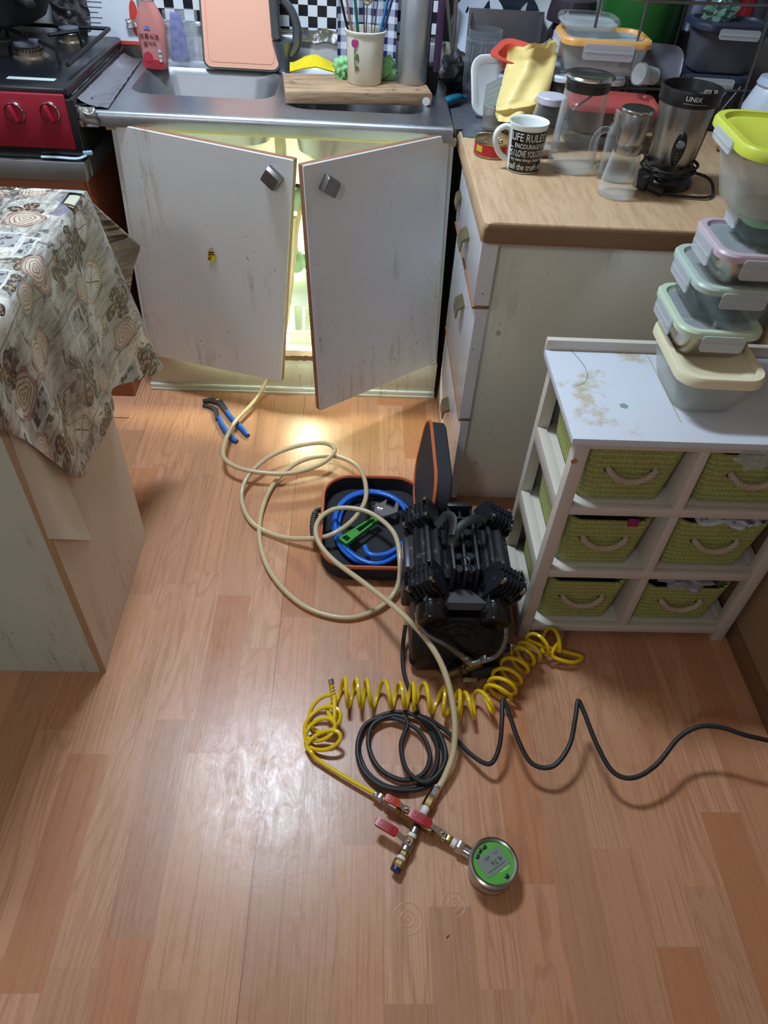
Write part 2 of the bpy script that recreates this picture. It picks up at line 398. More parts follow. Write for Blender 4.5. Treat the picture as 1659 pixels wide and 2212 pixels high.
# ------------------------------------------------------------------ sink counter (steel top with two basins)
SX0, SX1, SY0, ZT = -.675, .222, 1.872, .812
ST = thing('sink_counter', 'stainless steel double-bowl sink top above the white cabinet', 'sink', (-.2, 2.1, .78))
b = BM()
bas = [(-.595, -.225, 2.025, 2.285), (-.195, .165, 1.965, 2.27)]
xs = [SX0, -.595, -.225, -.195, .165, SX1]
def rim(b, cx, cy, w_, d_, r_, ring_w, ring_d):  # flat ring between an outer rectangle and a rounded hole
    n = 6; hole = rr(w_, d_, r_, n, (cx, cy)); out = []
    for (x, y) in hole:
        ax, ay = (x - cx) / (w_ / 2), (y - cy) / (d_ / 2); k = max(abs(ax), abs(ay)); out.append((cx + ax / k * ring_w / 2, cy + ay / k * ring_d / 2))
    return hole, out
splits = [(-.675, -.21), (-.21, .222)]
for (x0, x1, y0, y1), (a0, a1) in zip(bas, splits):
    cx, cy = (x0 + x1) / 2, (y0 + y1) / 2; hole, _ = rim(b, cx, cy, x1 - x0, y1 - y0, .06, 1, 1)
    out = []
    for (x, y) in hole:
        ax, ay = (x - cx) / ((x1 - x0) / 2), (y - cy) / ((y1 - y0) / 2); k = max(abs(ax), abs(ay)); ax /= k; ay /= k
        X_ = (cx + ax * (cx - a0)) if ax < 0 else (cx + ax * (a1 - cx)); Y_ = (cy + ay * (cy - SY0 - .012)) if ay < 0 else (cy + ay * (2.36 - cy)); out.append((X_, Y_))
    loft(b, [[V((x, y, ZT)) for x, y in out], [V((x, y, ZT)) for x, y in hole]], False, False)
# rolled front edge
prof = [(SY0 + .012, ZT), (SY0 + .004, ZT - .001), (SY0, ZT - .006), (SY0 - .002, ZT - .016), (SY0 + .001, ZT - .034), (SY0 + .008, ZT - .036), (SY0 + .012, ZT - .03)]
loft(b, [[V((SX0, y, z)) for y, z in prof], [V((SX1, y, z)) for y, z in prof]], False, False, closed=False)
bx(b, SX1 - .003, SX1, SY0 + .002, 2.36, ZT - .034, ZT); bx(b, SX0, SX0 + .003, SY0 + .002, 2.36, ZT - .034, ZT)
# back ledge + upstand
prof = [(2.36, ZT), (2.365, ZT + .01), (2.367, ZT + .07), (2.372, ZT + .075), (2.396, ZT + .075)]
loft(b, [[V((SX0 + .06, y, z)) for y, z in prof], [V((SX1 + .01, y, z)) for y, z in prof]], False, False, closed=False)
mesh('steel_top', b, m_steel, ST, True, sm=50)
for (x0, x1, y0, y1), dp in zip(bas, (.15, .15)):
    cx, cy, w_, d_ = (x0 + x1) / 2, (y0 + y1) / 2, x1 - x0, y1 - y0
    b = BM(); lv = [(w_, d_, .06, ZT), (w_ - .006, d_ - .006, .06, ZT - .004), (w_ - .02, d_ - .02, .07, ZT - .02), (w_ - .05, d_ - .05, .07, ZT - dp * .8), (w_ - .11, d_ - .11, .06, ZT - dp)]
    loft(b, [[V((x, y, z)) for x, y in rr(a, c_, r_, 6, (cx, cy))] for a, c_, r_, z in lv], False, True)
    mesh('basin', b, M('satin_basin_steel', (150, 154, 160), .36, .85, var=.15, vs=5), ST, True)
def crumple(b, fn, nu, nv, amp, sc, seed=0):
    grid(b, nu, nv, lambda u, v: (lambda p: p + V((NZ.noise(p * sc + V((seed, 0, 0))), NZ.noise(p * sc + V((0, seed + 5, 0))), NZ.noise(p * sc + V((0, 0, seed + 9))))) * amp)(V(fn(u, v))))
# foil round the counter corner and along the stove side
b = BM(); crumple(b, lambda u, v: (-.68 + .03 * u + .045 * (1 if u > .5 else 0) * (u - .5), 1.866 - .006 * math.sin(v * PI), .822 - .045 * v), 14, 14, .004, 70, 3)
crumple(b, lambda u, v: (-.70 + .05 * u, 1.868 + .10 * v, .822), 14, 14, .004, 70, 4)
solo('foil_scrap', b, m_foil, 'crumpled foil wrapped round the left front corner of the sink top', 'foil', (-.67, 1.88, .8))
b = BM(); crumple(b, lambda u, v: (-.735 + .03 * u + .02 * v, 1.875 + .03 * v, .845 - .065 * u - .035 * v), 14, 14, .005, 60, 8)
solo('foil_scrap', b, m_foil, 'small foil scrap stuck to the right end of the red stove panel', 'foil', (-.70, 1.88, .82))
b = BM(); grid(b, 30, 10, lambda u, v: V((-.690 + .085 * v * (1 - .25 * u), 1.885 + .45 * u, .8145 + .032 * (1 - v) ** 2.5 + .004 * abs(NZ.noise(V((u * 22, v * 7, 0)))))))
solo('foil_guard', b, M('greasy_foil', (160, 160, 166), .34, .9, bump=.9, bs=40, dirt=(130, 90, 92), dth=.58), 'long greasy foil sheet between stove and sink', 'foil', (-.63, 2.1, .82))
b = BM(); crumple(b, lambda u, v: (-.20 + .16 * u, 2.362 - .006 * v, .905 - .03 * v + .003 * math.sin(u * 14)), 40, 10, .003, 60, 2)
solo('foil_strip', b, m_foil, 'torn foil strip along the wall behind the yellow cloth', 'foil', (-.12, 2.36, .9))
b = BM(); crumple(b, lambda u, v: (-.66 + .22 * u, 2.362 - .004 * v, .905 - .02 * v), 40, 10, .003, 60, 5)
solo('foil_strip', b, m_foil, 'thin foil strip along the wall behind the soap bottle', 'foil', (-.55, 2.36, .9))

# ------------------------------------------------------------------ inside the sink cabinet
b = BM(); path = crom([(-.214, 2.09, .775), (-.214, 2.10, .6), (-.225, 2.12, .42), (-.23, 2.1, .125)], 12)
tube(b, path, .0065, 8, rf=lambda t: 1 + .13 * math.sin(t * 520))
solo('flexible_metal_hose', b, m_nickel, 'thin ribbed metal hose hanging under the sink', 'hose', (-.22, 2.1, .12))
for i, (x, y, z1, lab) in enumerate(((-.185, 2.03, .27, 'left of two grey ribbed drain hoses standing in the lit cabinet'), (-.155, 2.05, .36, 'right of two grey ribbed drain hoses standing in the lit cabinet'))):
    b = BM(); nn = 70; loops = []
    lathe(b, [(.0115 + .0017 * (k % 2), .12 + (z1 - .12) * k / nn) for k in range(nn)], 14, MX.Translation((x, y, 0)))
    solo('ribbed_drain_hose', b, M('grey_hose_%d' % i, (150, 160, 150), .5), lab, 'hose', (x, y, .12), 'ribbed drain hoses under the sink')
vt = thing('gas_valve', 'pale green pipe valve with small red lever in the lit gap', 'valve', (-.185, 2.06, .37))
m_pgreen = M('pale_green_plastic', (150, 190, 160), .45)
b = BM(); lathe(b, [(.022, -.02), (.027, 0), (.027, .03), (.02, .04)], 20, MX.Translation((-.185, 2.06, .37)) @ RX(PI / 2)); tube(b, [(-.22, 2.06, .37), (-.14, 2.06, .375)], .017, 12)
mesh('body', b, m_pgreen, vt, True)
b = BM(); lathe(b, [(.010, .0), (.010, .03), (.006, .035)], 12, MX.Translation((-.19, 2.05, .385))); mesh('stem', b, m_pgreen, vt, True)
b = BM(); tube(b, [(-.190, 2.045, .41), (-.188, 2.04, .45)], .0035, 8); mesh('lever', b, M('red_plastic', (215, 45, 60), .4), vt, True)
b = BM(); box(b, (-.192, 2.02, .475), (.028, .02, .09), None, .004)
solo('cream_pipe_box', b, M('cream_plastic', (222, 218, 170), .5), 'cream upright plastic box under the sink, above the red lever', 'box', (-.192, 2.02, .43))
tr = thing('sink_trap', 'green drain trap and black elbow behind the cabinet gap', 'drain trap', (-.16, 2.1, .5))
b = BM(); tube(b, crom([(-.19, 2.09, .52), (-.17, 2.085, .555), (-.145, 2.09, .55), (-.135, 2.09, .50), (-.14, 2.09, .40)], 6), .022, 14); mesh('trap', b, m_pgreen, tr, True)
b = BM(); tube(b, crom([(-.195, 2.06, .575), (-.195, 2.06, .60), (-.192, 2.06, .64)], 4), .010, 10); tube(b, crom([(-.18, 2.06, .59), (-.16, 2.05, .595), (-.13, 2.06, .62)], 4), .006, 10); mesh('black_fitting', b, m_rubber, tr, True)
b = BM(); nn = 30; lathe(b, [(.016 + .002 * (k % 2), .42 + .1 * k / nn) for k in range(nn)], 14, MX.Translation((-.138, 2.03, 0)))
mesh('bellows', b, M('white_bellows', (215, 215, 205), .5), tr, True)
b = BM(); prism(b, [(-.25, -.06), (-.10, -.06), (-.12, .04), (-.26, .02)], 0, .004, MX.Translation((.02, 2.0, .31)) @ RX(.5))
solo('white_tray', b, m_wcer, 'white plastic sheet glowing beside the drain hoses', 'sheet', (-.18, 2.0, .3))
b = BM(); bx(b, -.235, -.12, 1.93, 2.11, .122, .128); bx(b, -.215, -.12, 1.99, 2.0, .128, .17)
solo('loose_board', b, m_wcer, 'bright white board lying at the bottom of the open cabinet gap', 'panel', (-.18, 2.0, .122))
# Y-shaped cable tie hose
b = BM(); j = at(725, 293, y=2.0)
tube(b, [j + V((.002, 0, .05)), j], .008, 10); tube(b, crom([j, j + V((-.015, 0, -.02)), j + V((-.018, 0, -.06)), j + V((-.02, 0, -.2))], 6), .0045, 8); tube(b, crom([j, j + V((.02, 0, -.03)), j + V((.05, 0, -.08)), j + V((.07, 0, -.2))], 6), .0045, 8)
for k in (-1, 1): lathe(b, [(.009, -.008), (.009, .008)], 12, MX.Translation(j + V((k * .009, -.002, -.008))) @ RY(k * .5))
solo('y_splitter_hose', b, M('translucent_cream', (228, 228, 195), .4), 'cream Y-shaped hose splitter hanging below the right basin', 'hose', tuple(j))
b = BM(); q = at(432, 292, y=2.37); box(b, q, (.065, .002, .05), RX(.0), .0008)
gl = solo('appliance_label', b, M('cream_label', (222, 218, 185), .5), 'cream picture label on the cabinet back wall above the left door', 'label', tuple(q))
b = BM(); box(b, q + V((.002, -.0015, -.003)), (.040, .001, .03)); mesh('picture', b, M('label_picture', (70, 95, 105), .5, var=.5, vs=70), gl, True)
# ------------------------------------------------------------------ right kitchen cabinet + worktop
KX, KY = .288, 1.436
KC = thing('drawer_cabinet', 'tall cream kitchen cabinet with white drawers facing left', 'cabinet', (.6, 1.9, 0))
b = BM(); bx(b, KX, 1.295, KY, KY + .016, 0, .739, .001)
kp = mesh('side_panel', b, M('aged_cream_panel', (226, 228, 212), .5, var=.04, vs=2, streak=(186, 172, 140)), KC, True)
for px, py in ((1090, 518), (1130, 519), (1076, 719), (1028, 1000)):
    b = BM(); p = at(px, py, y=KY); lathe(b, [(.0065, 0), (.0065, .0012), (.0055, .002)], 16, MX.Translation(p) @ RX(PI / 2)); mesh('screw_cap', b, m_wpaint, kp, True)
b = BM(); bx(b, KX + .004, 1.295, KY + .016, WY - .004, 0, .739); mesh('carcass', b, m_cream, KC, True)
m_dr = M('white_drawer_gloss', (220, 226, 234), .25, var=.03, streak=(150, 140, 120))
m_pull = M('brassy_pull', (150, 138, 105), .32, .9, var=.3, vs=60)
# drawer column (y from KY+.01 to 1.90) : fronts face -x
edges = [.739, .590, .283, .01]
for i in range(3):
    z1, z0 = edges[i], edges[i + 1]
    b = BM()
    xo = [.014, .006, .0][i]
    pr_ = [(KX - .002, z0 + .004), (KX - .018 - xo, z0 + .004), (KX - .022 - xo, z0 + .010), (KX - .022 - xo, z1 - .008), (KX - .016 - xo, z1 - .002), (KX - .002, z1 - .002)]
    y0, y1 = KY - .02, 1.86
    loft(b, [[V((x, y0, z)) for x, z in pr_], [V((x, y1, z)) for x, z in pr_]])
    d = mesh('drawer', b, m_dr, KC, True)
    b = BM(); bx(b, KX - .024 - xo, KX + .0, y0 - .002, y1, z0 - .003, z0 + .003, .001); mesh('bottom_trim', b, m_edge, d, True)
    # bent metal pull
    py_, pz_ = [(1.62, .655), (1.60, .495), (1.64, .155)][i]
    b = BM(); x0 = KX - .022 - xo
    pts = [(0, .014), (-.004, .014), (-.018, .004), (-.020, -.022), (-.017, -.022), (-.014, .001), (0, .006)]
    loft(b, [[V((x0 + x, py_ - .03, pz_ + z)) for x, z in pts], [V((x0 + x, py_ + .03, pz_ + z)) for x, z in pts]])
    mesh('handle', b, m_pull, d, True)
b = BM(); bx(b, KX - .02, KX, 1.866, 1.90, .0, .739, .002); mesh('filler_strip', b, m_dr, KC, True)
d_pull = at(1000, 428, x=KX - .03)
b = BM(); pts = [(0, .014), (-.004, .014), (-.016, .004), (-.018, -.02), (-.015, -.02), (-.012, .001), (0, .006)]
loft(b, [[V((KX - .03 + x, d_pull.y - .025, d_pull.z + z)) for x, z in pts], [V((KX - .03 + x, d_pull.y + .025, d_pull.z + z)) for x, z in pts]])
mesh('handle', b, m_pull, KC, True, label='small brassy pull near the top of the white drawer front')
q = at(1003, 372, x=KX - .034); b = BM(); tube(b, [q, q + V((0, 0, -.05))], .0015, 6); box(b, q + V((-.001, 0, .004)), (.006, .02, .012), None, .002)
mesh('child_lock', b, m_wpaint, KC, True)
# worktop with rounded edges
def wood_top():
    t = NT('beech_worktop'); o = t.coords(); g = t.noise(t.scale(o, (40, 4, 8)), 2, 5, .6); g2 = t.noise(t.scale(o, (7, 1, 1)), 2.2, 3, .5, .6)
    col = t.mix(t.step(g, .4, .7), C((190, 160, 126)), C((174, 142, 108)))
    col = t.mix(t.ma('MULTIPLY', t.step(t.ma('SINE', t.ma('MULTIPLY', g2, 60)), .4, 1), .22), col, C((165, 125, 90)))
    return t.done(t.bsdf(col, .34))
m_top = wood_top()
b = BM(); WX0, WY0, WZ = .243, 1.395, .785
def wring2(ins, z):
    out = []
    for k in range(7):
        a = PI / 2 * k / 6; out.append(V((WX0 + ins + .012 * (1 - math.cos(a)), WY0 + ins * .2 + .012 * (1 - math.sin(a)), z)))
    return out + [V((1.295, WY0 + ins * .2, z)), V((1.295, WY - .004, z)), V((WX0 + ins, WY - .004, z))]
loft(b, [wring2(.012, WZ - .045), wring2(.003, WZ - .042), wring2(.0, WZ - .034), wring2(.0, WZ - .012), wring2(.004, WZ - .003), wring2(.012, WZ)])
for f in b.faces:
    f.normal_update()
    if f.normal.y < -.9: f.material_index = 1
WT = solo('worktop', b, [m_top, M('brown_worktop_end', (134, 100, 72), .6, var=.08, vs=40)], 'beech-look worktop with rounded edge, crowded with kitchenware', 'worktop', (.57, 1.9, .75))
b = BM(); grid(b, 8, 6, lambda u, v: V((.24 + .055 * u, 1.90 + .09 * v + .004 * math.sin(u * 9), WZ + .0015 - .02 * max(0, .2 - u) / .2)))
grid(b, 16, 16, lambda u, v: V((.235 + .19 * u, 1.95 + .38 * v, WZ + .002 + .003 * NZ.noise(V((u * 8, v * 8, 0))))))
solo('grey_tape', b, M('scuffed_grey_foil_tape', (112, 116, 126), .35, .6, bump=.7, bs=50, var=.3, vs=30), 'scuffed grey foil tape over the back left corner of the worktop', 'tape', (.3, 2.0, WZ))

# ------------------------------------------------------------------ small table with cloth
TB = thing('side_table', 'cream box-shaped table cabinet under a patterned vinyl cloth', 'table', (-.9, 1.05, 0))
m_front = M('pale_green_front', (190, 196, 180), .5, var=.04, streak=(120, 95, 60))
b = BM(); bx(b, -1.45, -.535, .854, .87, 0, .79); mesh('front_panel', b, m_front, TB, True)
b = BM(); bx(b, -.541, -.525, .858, 1.254, 0, .79); mesh('side_panel', b, M('beige_panel', (212, 196, 182), .5, var=.05, streak=(140, 115, 85)), TB, True)
b = BM(); bx(b, -.5355, -.5235, .8535, .858, 0, .79); mesh('edge_strip', b, M('tan_edge', (170, 140, 105), .6), TB, True)
b = BM(); bx(b, -1.45, -.545, .87, 1.254, 0, .79); mesh('carcass', b, m_cream, TB, True)
b = BM(); bx(b, -1.45, -.522, .83, 1.395, .792, .812, .004); mesh('top_board', b, m_cream, TB, True)
def cloth_mat():
    t = NT('vintage_print_vinyl'); uv = t.coords(True)
    s0 = t.n('SeparateXYZ'); t.set(s0.inputs[0], uv); U, W_ = s0.outputs[0], s0.outputs[1]
    wn = t.n('TexNoise'); t.set(wn.inputs['Vector'], uv); wn.inputs['Scale'].default_value = 28; wn.inputs['Detail'].default_value = 2
    wo = t.n('VectorMath', operation='SCALE'); t.set(wo.inputs[0], wn.outputs[1]); wo.inputs['Scale'].default_value = .012
    wa = t.n('VectorMath', operation='ADD'); t.set(wa.inputs[0], uv); t.set(wa.inputs[1], wo.outputs[0]); wuv = wa.outputs[0]
    # weathered boards running down
    g = t.noise(t.scale(uv, (30, 5, 1)), 3, 5, .65); bd = t.ma('FRACT', t.ma('MULTIPLY', U, 11)); 
    col = t.ramp(g, [(.25, (82, 78, 74)), (.42, (138, 134, 126)), (.6, (178, 174, 164)), (.8, (150, 144, 134))])
    col = t.mix(t.step(t.noise(uv, 9, 5, .7), .5, .62), col, C((208, 205, 192)))
    col = t.mix(t.ma('MULTIPLY', t.step(bd, .06, .0), .8), col, C((50, 44, 42)))
    col = t.mix(t.ma('MULTIPLY', t.step(t.noise(t.scale(uv, (16, 90, 1)), 3, 3), .62, .70), .6), col, C((60, 56, 56)))
    col = t.mix(t.step(t.noise(uv, 16, 6, .7, 1.2), .54, .60), col, C((84, 80, 70)))
    col = t.mix(t.step(t.noise(t.scale(uv, (1, 1, 1), (3, 7, 0)), 11, 4, .65, 1.5), .63, .68), col, C((110, 104, 118)))
    def layer(col, scale, off, seed):
        v = t.n('TexVoronoi', voronoi_dimensions='2D'); mp = t.scale(wuv, (1, 1, 1), off); t.set(v.inputs['Vector'], mp)
        v.inputs['Scale'].default_value = scale; v.inputs['Randomness'].default_value = .75
        sub = t.n('VectorMath', operation='SUBTRACT'); t.set(sub.inputs[0], mp); t.set(sub.inputs[1], v.outputs['Position'])
        sp = t.n('SeparateXYZ'); t.set(sp.inputs[0], sub.outputs[0]); lx, ly = t.ma('MULTIPLY', sp.outputs[0], scale), t.ma('MULTIPLY', sp.outputs[1], scale)
        d = t.ma('SQRT', t.ma('ADD', t.ma('MULTIPLY', lx, lx), t.ma('MULTIPLY', ly, ly))); an = t.ma('ARCTAN2', ly, lx)
        sc = t.n('SeparateColor'); t.set(sc.inputs[0], v.outputs['Color']); r = sc.outputs[0]
        rot = t.ma('MULTIPLY', sc.outputs[1], 6.28); a2 = t.ma('ADD', an, rot)
        def sel(lo, hi): return t.ma('MULTIPLY', t.ma('GREATER_THAN', r, lo), t.ma('LESS_THAN', r, hi))
        def inside(rad): return t.ma('LESS_THAN', d, rad)
        # roses: cream/burgundy whorls
        rr_ = t.ma('ADD', .33, t.ma('MULTIPLY', .03, t.ma('SINE', t.ma('MULTIPLY', a2, 5))))
        wh = t.ma('SINE', t.ma('ADD', t.ma('MULTIPLY', d, 84), t.ma('MULTIPLY', t.ma('SINE', t.ma('MULTIPLY', a2, 3)), 1.6)))
        rc = t.mix(t.step(wh, .35, .95), C((196, 182, 160)), C((128, 94, 88))); rc = t.mix(t.step(d, .20, .36), rc, C((122, 88, 84)))
        col = t.mix(t.ma('MULTIPLY', sel(0, .24), t.ma('LESS_THAN', d, rr_)), col, rc)
        # compasses: gold rim, white dial, star
        cc = t.mix(t.ma('LESS_THAN', d, .30), C((168, 140, 92)), C((214, 212, 204)))
        spokes = t.ma('LESS_THAN', t.ma('MULTIPLY', t.ma('ABSOLUTE', t.ma('SINE', t.ma('MULTIPLY', a2, 4))), d), .018)
        cc = t.mix(t.ma('MULTIPLY', spokes, t.ma('LESS_THAN', d, .22)), cc, C((60, 56, 58)))
        needle = t.ma('LESS_THAN', t.ma('MULTIPLY', t.ma('ABSOLUTE', t.ma('SINE', t.ma('MULTIPLY', a2, 2))), d), .02)
        cc = t.mix(t.ma('MULTIPLY', needle, t.ma('LESS_THAN', d, .27)), cc, C((38, 34, 36)))
        ticks = t.ma('MULTIPLY', t.ma('GREATER_THAN', t.ma('SINE', t.ma('MULTIPLY', a2, 36)), .2), t.ma('MULTIPLY', t.ma('GREATER_THAN', d, .245), t.ma('LESS_THAN', d, .285)))
        cc = t.mix(ticks, cc, C((90, 84, 84))); cc = t.mix(inside(.035), cc, C((170, 140, 80)))
        col = t.mix(t.ma('MULTIPLY', sel(.24, .37), inside(.345)), col, cc)
        # butterflies
        wing = t.ma('MULTIPLY', .42, t.ma('SQRT', t.ma('ABSOLUTE', t.ma('SINE', t.ma('MULTIPLY', a2, 2)))))
        bc = t.mix(t.step(t.noise(uv, 130, 2), .5, .56), C((44, 40, 40)), C((160, 132, 98)))
        bc = t.mix(t.step(t.ma('SUBTRACT', wing, d), .05, .02), bc, C((30, 28, 28)))
        col = t.mix(t.ma('MULTIPLY', sel(.37, .62), t.ma('LESS_THAN', d, wing)), col, bc)
        # stamps / cards
        sqd = t.ma('MAXIMUM', t.ma('ABSOLUTE', lx), t.ma('MULTIPLY', t.ma('ABSOLUTE', ly), .75))
        cdc = t.mix(t.ma('LESS_THAN', sqd, .23), C((200, 198, 192)), C((158, 160, 160)))
        cdc = t.mix(t.ma('MULTIPLY', t.step(t.noise(uv, 60, 3), .52, .58), t.ma('LESS_THAN', sqd, .22)), cdc, C((70, 64, 60)))
        return t.mix(t.ma('MULTIPLY', sel(.62, .78), t.ma('LESS_THAN', sqd, .27)), col, cdc)
    col = layer(col, 12, (.2, .6, 0), 0); col = layer(col, 9.5, (.37, .81, 0), 1)
    fine = t.step(t.noise(t.scale(uv, (70, 12, 1)), 3, 6, .8, .6), .56, .62); col = t.mix(t.ma('MULTIPLY', fine, .45), col, C((62, 58, 58)))
    fine2 = t.step(t.noise(t.scale(uv, (1, 1, 1), (5, 5, 0)), 55, 5, .75), .60, .66); col = t.mix(t.ma('MULTIPLY', fine2, .5), col, C((218, 216, 208)))
    tx = t.ma('SINE', t.ma('MULTIPLY', W_, 900)); tm = t.step(t.noise(t.scale(uv, (1, 1, 1), (9, 2, 0)), 7, 1), .64, .66)
    col = t.mix(t.ma('MULTIPLY', t.ma('MULTIPLY', t.ma('GREATER_THAN', tx, .4), tm), t.ma('GREATER_THAN', t.noise(uv, 240, 1), .5)), col, C((70, 66, 70)))
    rib = t.ma('SINE', t.ma('MULTIPLY', U, 2600))
    return t.done(t.bsdf(col, .42, 0.0, rib, .05, .001))
cols = [  # top point, hem point, drop direction
    ((-.515, .815), (-.512, .815, .70)), ((-.515, .88), (-.508, .88, .615)), ((-.515, .98), (-.506, .985, .447)), ((-.515, 1.07), (-.512, 1.07, .425)),
    ((-.515, 1.18), (-.500, 1.20, .430)), ((-.515, 1.27), (-.517, 1.262, .450)), ((-.515, 1.335), (-.497, 1.38, .395)), ((-.518, 1.395), (-.474, 1.50, .352)),
    ((-.523, 1.399), (-.532, 1.47, .45)), ((-.529, 1.401), (-.502, 1.505, .59)), ((-.540, 1.402), (-.482, 1.52, .655)), ((-.61, 1.402), (-.59, 1.46, .62)), ((-.85, 1.402), (-.85, 1.44, .55)), ((-1.45, 1.402), (-1.45, 1.44, .55))]
tops = crom([(a[0], a[1], 0) for a, h in cols], 5); hems = crom([h for a, h in cols], 5); NC = len(tops)
cxy = V((-.95, 1.1, 0))
def drape(u, v):
    i = u * (NC - 1); k = int(min(NC - 2, i)); f = i - k; T = tops[k].lerp(tops[k + 1], f); Hm = hems[k].lerp(hems[k + 1], f)
    din = (V((-.6, T.y, 0)) - T) if u < .45 else V((0, -.05, 0)); din = din.normalized() if din.length > 1e-4 else V((-1, 0, 0))
    if v < .12: q = v / .12; return T + din * .03 * (1 - q) ** 1.5 + V((0, 0, .8165 - .010 * q * q))
    q = (v - .12) / .88; p = V((T.x, T.y, .8065)).lerp(Hm, q)
    fold = .006 * math.sin(T.y * 46 + 1.0) * math.sin(q * PI * .9) if u < .5 else 0
    return p + V((fold, 0, 0))
def duv(u, v):
    i = u * (NC - 1); k = int(min(NC - 2, i)); T = tops[k].lerp(tops[k + 1], i - k); Hm = hems[k].lerp(hems[k + 1], i - k); L = (.8 - Hm.z) * v * 1.05
    nx = 1 if u < .52 else max(0, 1 - (u - .52) * 9); return (T.x + L * nx, T.y + L * (1 - nx))
b = BM(); grid(b, NC * 2, 22, drape, uvf=duv)
grid(b, 10, 10, lambda u, v: V((-1.45 + .907 * u, .815 + .56 * v, .8162)), uvf=lambda u, v: (-1.45 + .907 * u, .815 + .56 * v))
grid(b, 10, 4, lambda u, v: V((-1.45 + .937 * u, .815 - .005 * v, .8162 - .13 * v)), uvf=lambda u, v: (-1.45 + .937 * u, .815 - .13 * v))
m_cloth = cloth_mat()
solo('tablecloth', b, m_cloth, 'vinyl tablecloth printed with roses, compasses and butterflies, draped over the table', 'tablecloth', (-.9, 1.1, .8), sm=60)
# white backing sheet hanging over the table corner
def flap(u, v):
    y = .848 + (.105 + .03 * v) * u; x = -.518 + .004 * math.sin(u * 5) - .006 * (1 - u) * v
    z = .70 - .06 * u + v * (-.27 - .09 * u - (.03 if u > .5 else 0) * 0)
    return V((x, y, z))
b = BM(); grid(b, 12, 14, flap)
solo('table_sheet', b, M('stained_white_vinyl', (226, 224, 212), .5, dirt=(165, 140, 95), dth=.66, ds=20), 'stained white sheet hanging below the patterned cloth at the table corner', 'sheet', (-.52, .9, .5), sm=60)

# ------------------------------------------------------------------ stove on its low cabinet
LC = thing('stove_base_cabinet', 'brown wooden low cabinet under the red gas stove', 'cabinet', (-1.0, 2.1, 0))
m_bwood = M('orange_brown_wood', (150, 88, 58), .4, var=.12, vs=4, vstretch=(1, 1, 8))
b = BM(); bx(b, -1.45, -.69, 1.85, WY - .01, 0, .66, .002); mesh('body', b, m_bwood, LC, True)
b = BM(); bx(b, -1.45, -.674, 1.835, WY - .01, .66, .705, .002); mesh('steel_ledge', b, m_steel, LC, True)
SV = thing('gas_stove', 'black gas stove with red front panel and two round knobs', 'stove', (-1.0, 2.1, .705))
m_stv = M('black_enamel', (20, 21, 26), .25, var=.2)
b = BM(); bx(b, -1.45, -.672, 1.85, 2.36, .705, .84, .006); mesh('body', b, m_stv, SV, True)
m_red = M('wine_red_panel', (140, 22, 42), .32, var=.08, dirt=(100, 15, 30), dth=.6)
b = BM(); bx(b, -1.45, -.688, 1.842, 1.852, .732, .850, .003); mesh('front_panel', b, m_red, SV, True)
b = BM(); bx(b, -1.45, -.68, 1.852, 2.36, .84, .862, .008); mesh('cooktop', b, m_stv, SV, True)
for px in (33, 109):
    p = at(px, 242, y=1.842); m = MX.Translation(p) @ RX(PI / 2)
    b = BM(); lathe(b, [(.001, .0), (.020, .0), (.021, .004), (.019, .008), (.001, .008)], 28, m); k = mesh('knob', b, m_red, SV, True)
    b = BM(); lathe(b, [(.0215, 0), (.0235, .003), (.0235, .006), (.021, .010), (.0195, .006)], 32, m, cap0=False, cap1=False); mesh('chrome_ring', b, m_chrome, k, True)
    b = BM(); box(b, (0, 0, .014), (.010, .038, .014), None, .004); b.transform(m @ RZ(.25)); mesh('grip', b, m_red, k, True)
def burner(x, y, r):
    m = MX.Translation((x, y, .862)); b = BM()
    lathe(b, [(r * 1.35, 0), (r * 1.35, .003), (r * 1.1, .006), (r, .006), (r, .022), (r * .9, .025)], 36, m); k = mesh('burner', b, M('scorched_burner', (170, 158, 140), .35, .9, var=.3, vs=30), SV, True)
    b = BM(); lathe(b, [(r * 1.02, .025), (r * 1.08, .028), (r * 1.05, .034), (r * .5, .036), (.001, .036)], 36, m); mesh('burner_cap', b, M('burner_cap_grey', (88, 90, 104), .5), k, True)
    b = BM()
    for i in range(26):
        a = 2 * PI * i / 26; box(b, m @ V((r * math.cos(a), r * math.sin(a), .019)), (.0035, .003, .006), RZ(a))
    mesh('slots', b, m_black, k, True)
burner(-.84, 2.10, .032); burner(-.79, 2.27, .024); burner(-1.02, 2.18, .032)
b = BM()
for pts in ([(-.70, 1.95, .885), (-.70, 2.33, .885)], [(-.98, 1.96, .88), (-.98, 2.33, .88)], [(-.98, 2.33, .885), (-.70, 2.33, .885)]): tube(b, pts, .005, 6)
for a in range(4):
    q = PI / 4 + a * PI / 2; tube(b, [(-.84 + .05 * math.cos(q), 2.12 + .05 * math.sin(q), .90), (-.84 + .13 * math.cos(q), 2.12 + .13 * math.sin(q), .90), (-.84 + .135 * math.cos(q), 2.12 + .135 * math.sin(q), .865)], .005, 6)
tube(b, [(-.84, 2.10, .90), (-.84, 2.10, .915)], .004, 6)
mesh('pan_support', b, m_dark, SV, True)
b = BM(); box(b, (-.775, 1.905, .8635), (.11, .018, .002), None, .0005); mesh('label_strip', b, M('pale_label', (175, 190, 190), .3), SV, True)
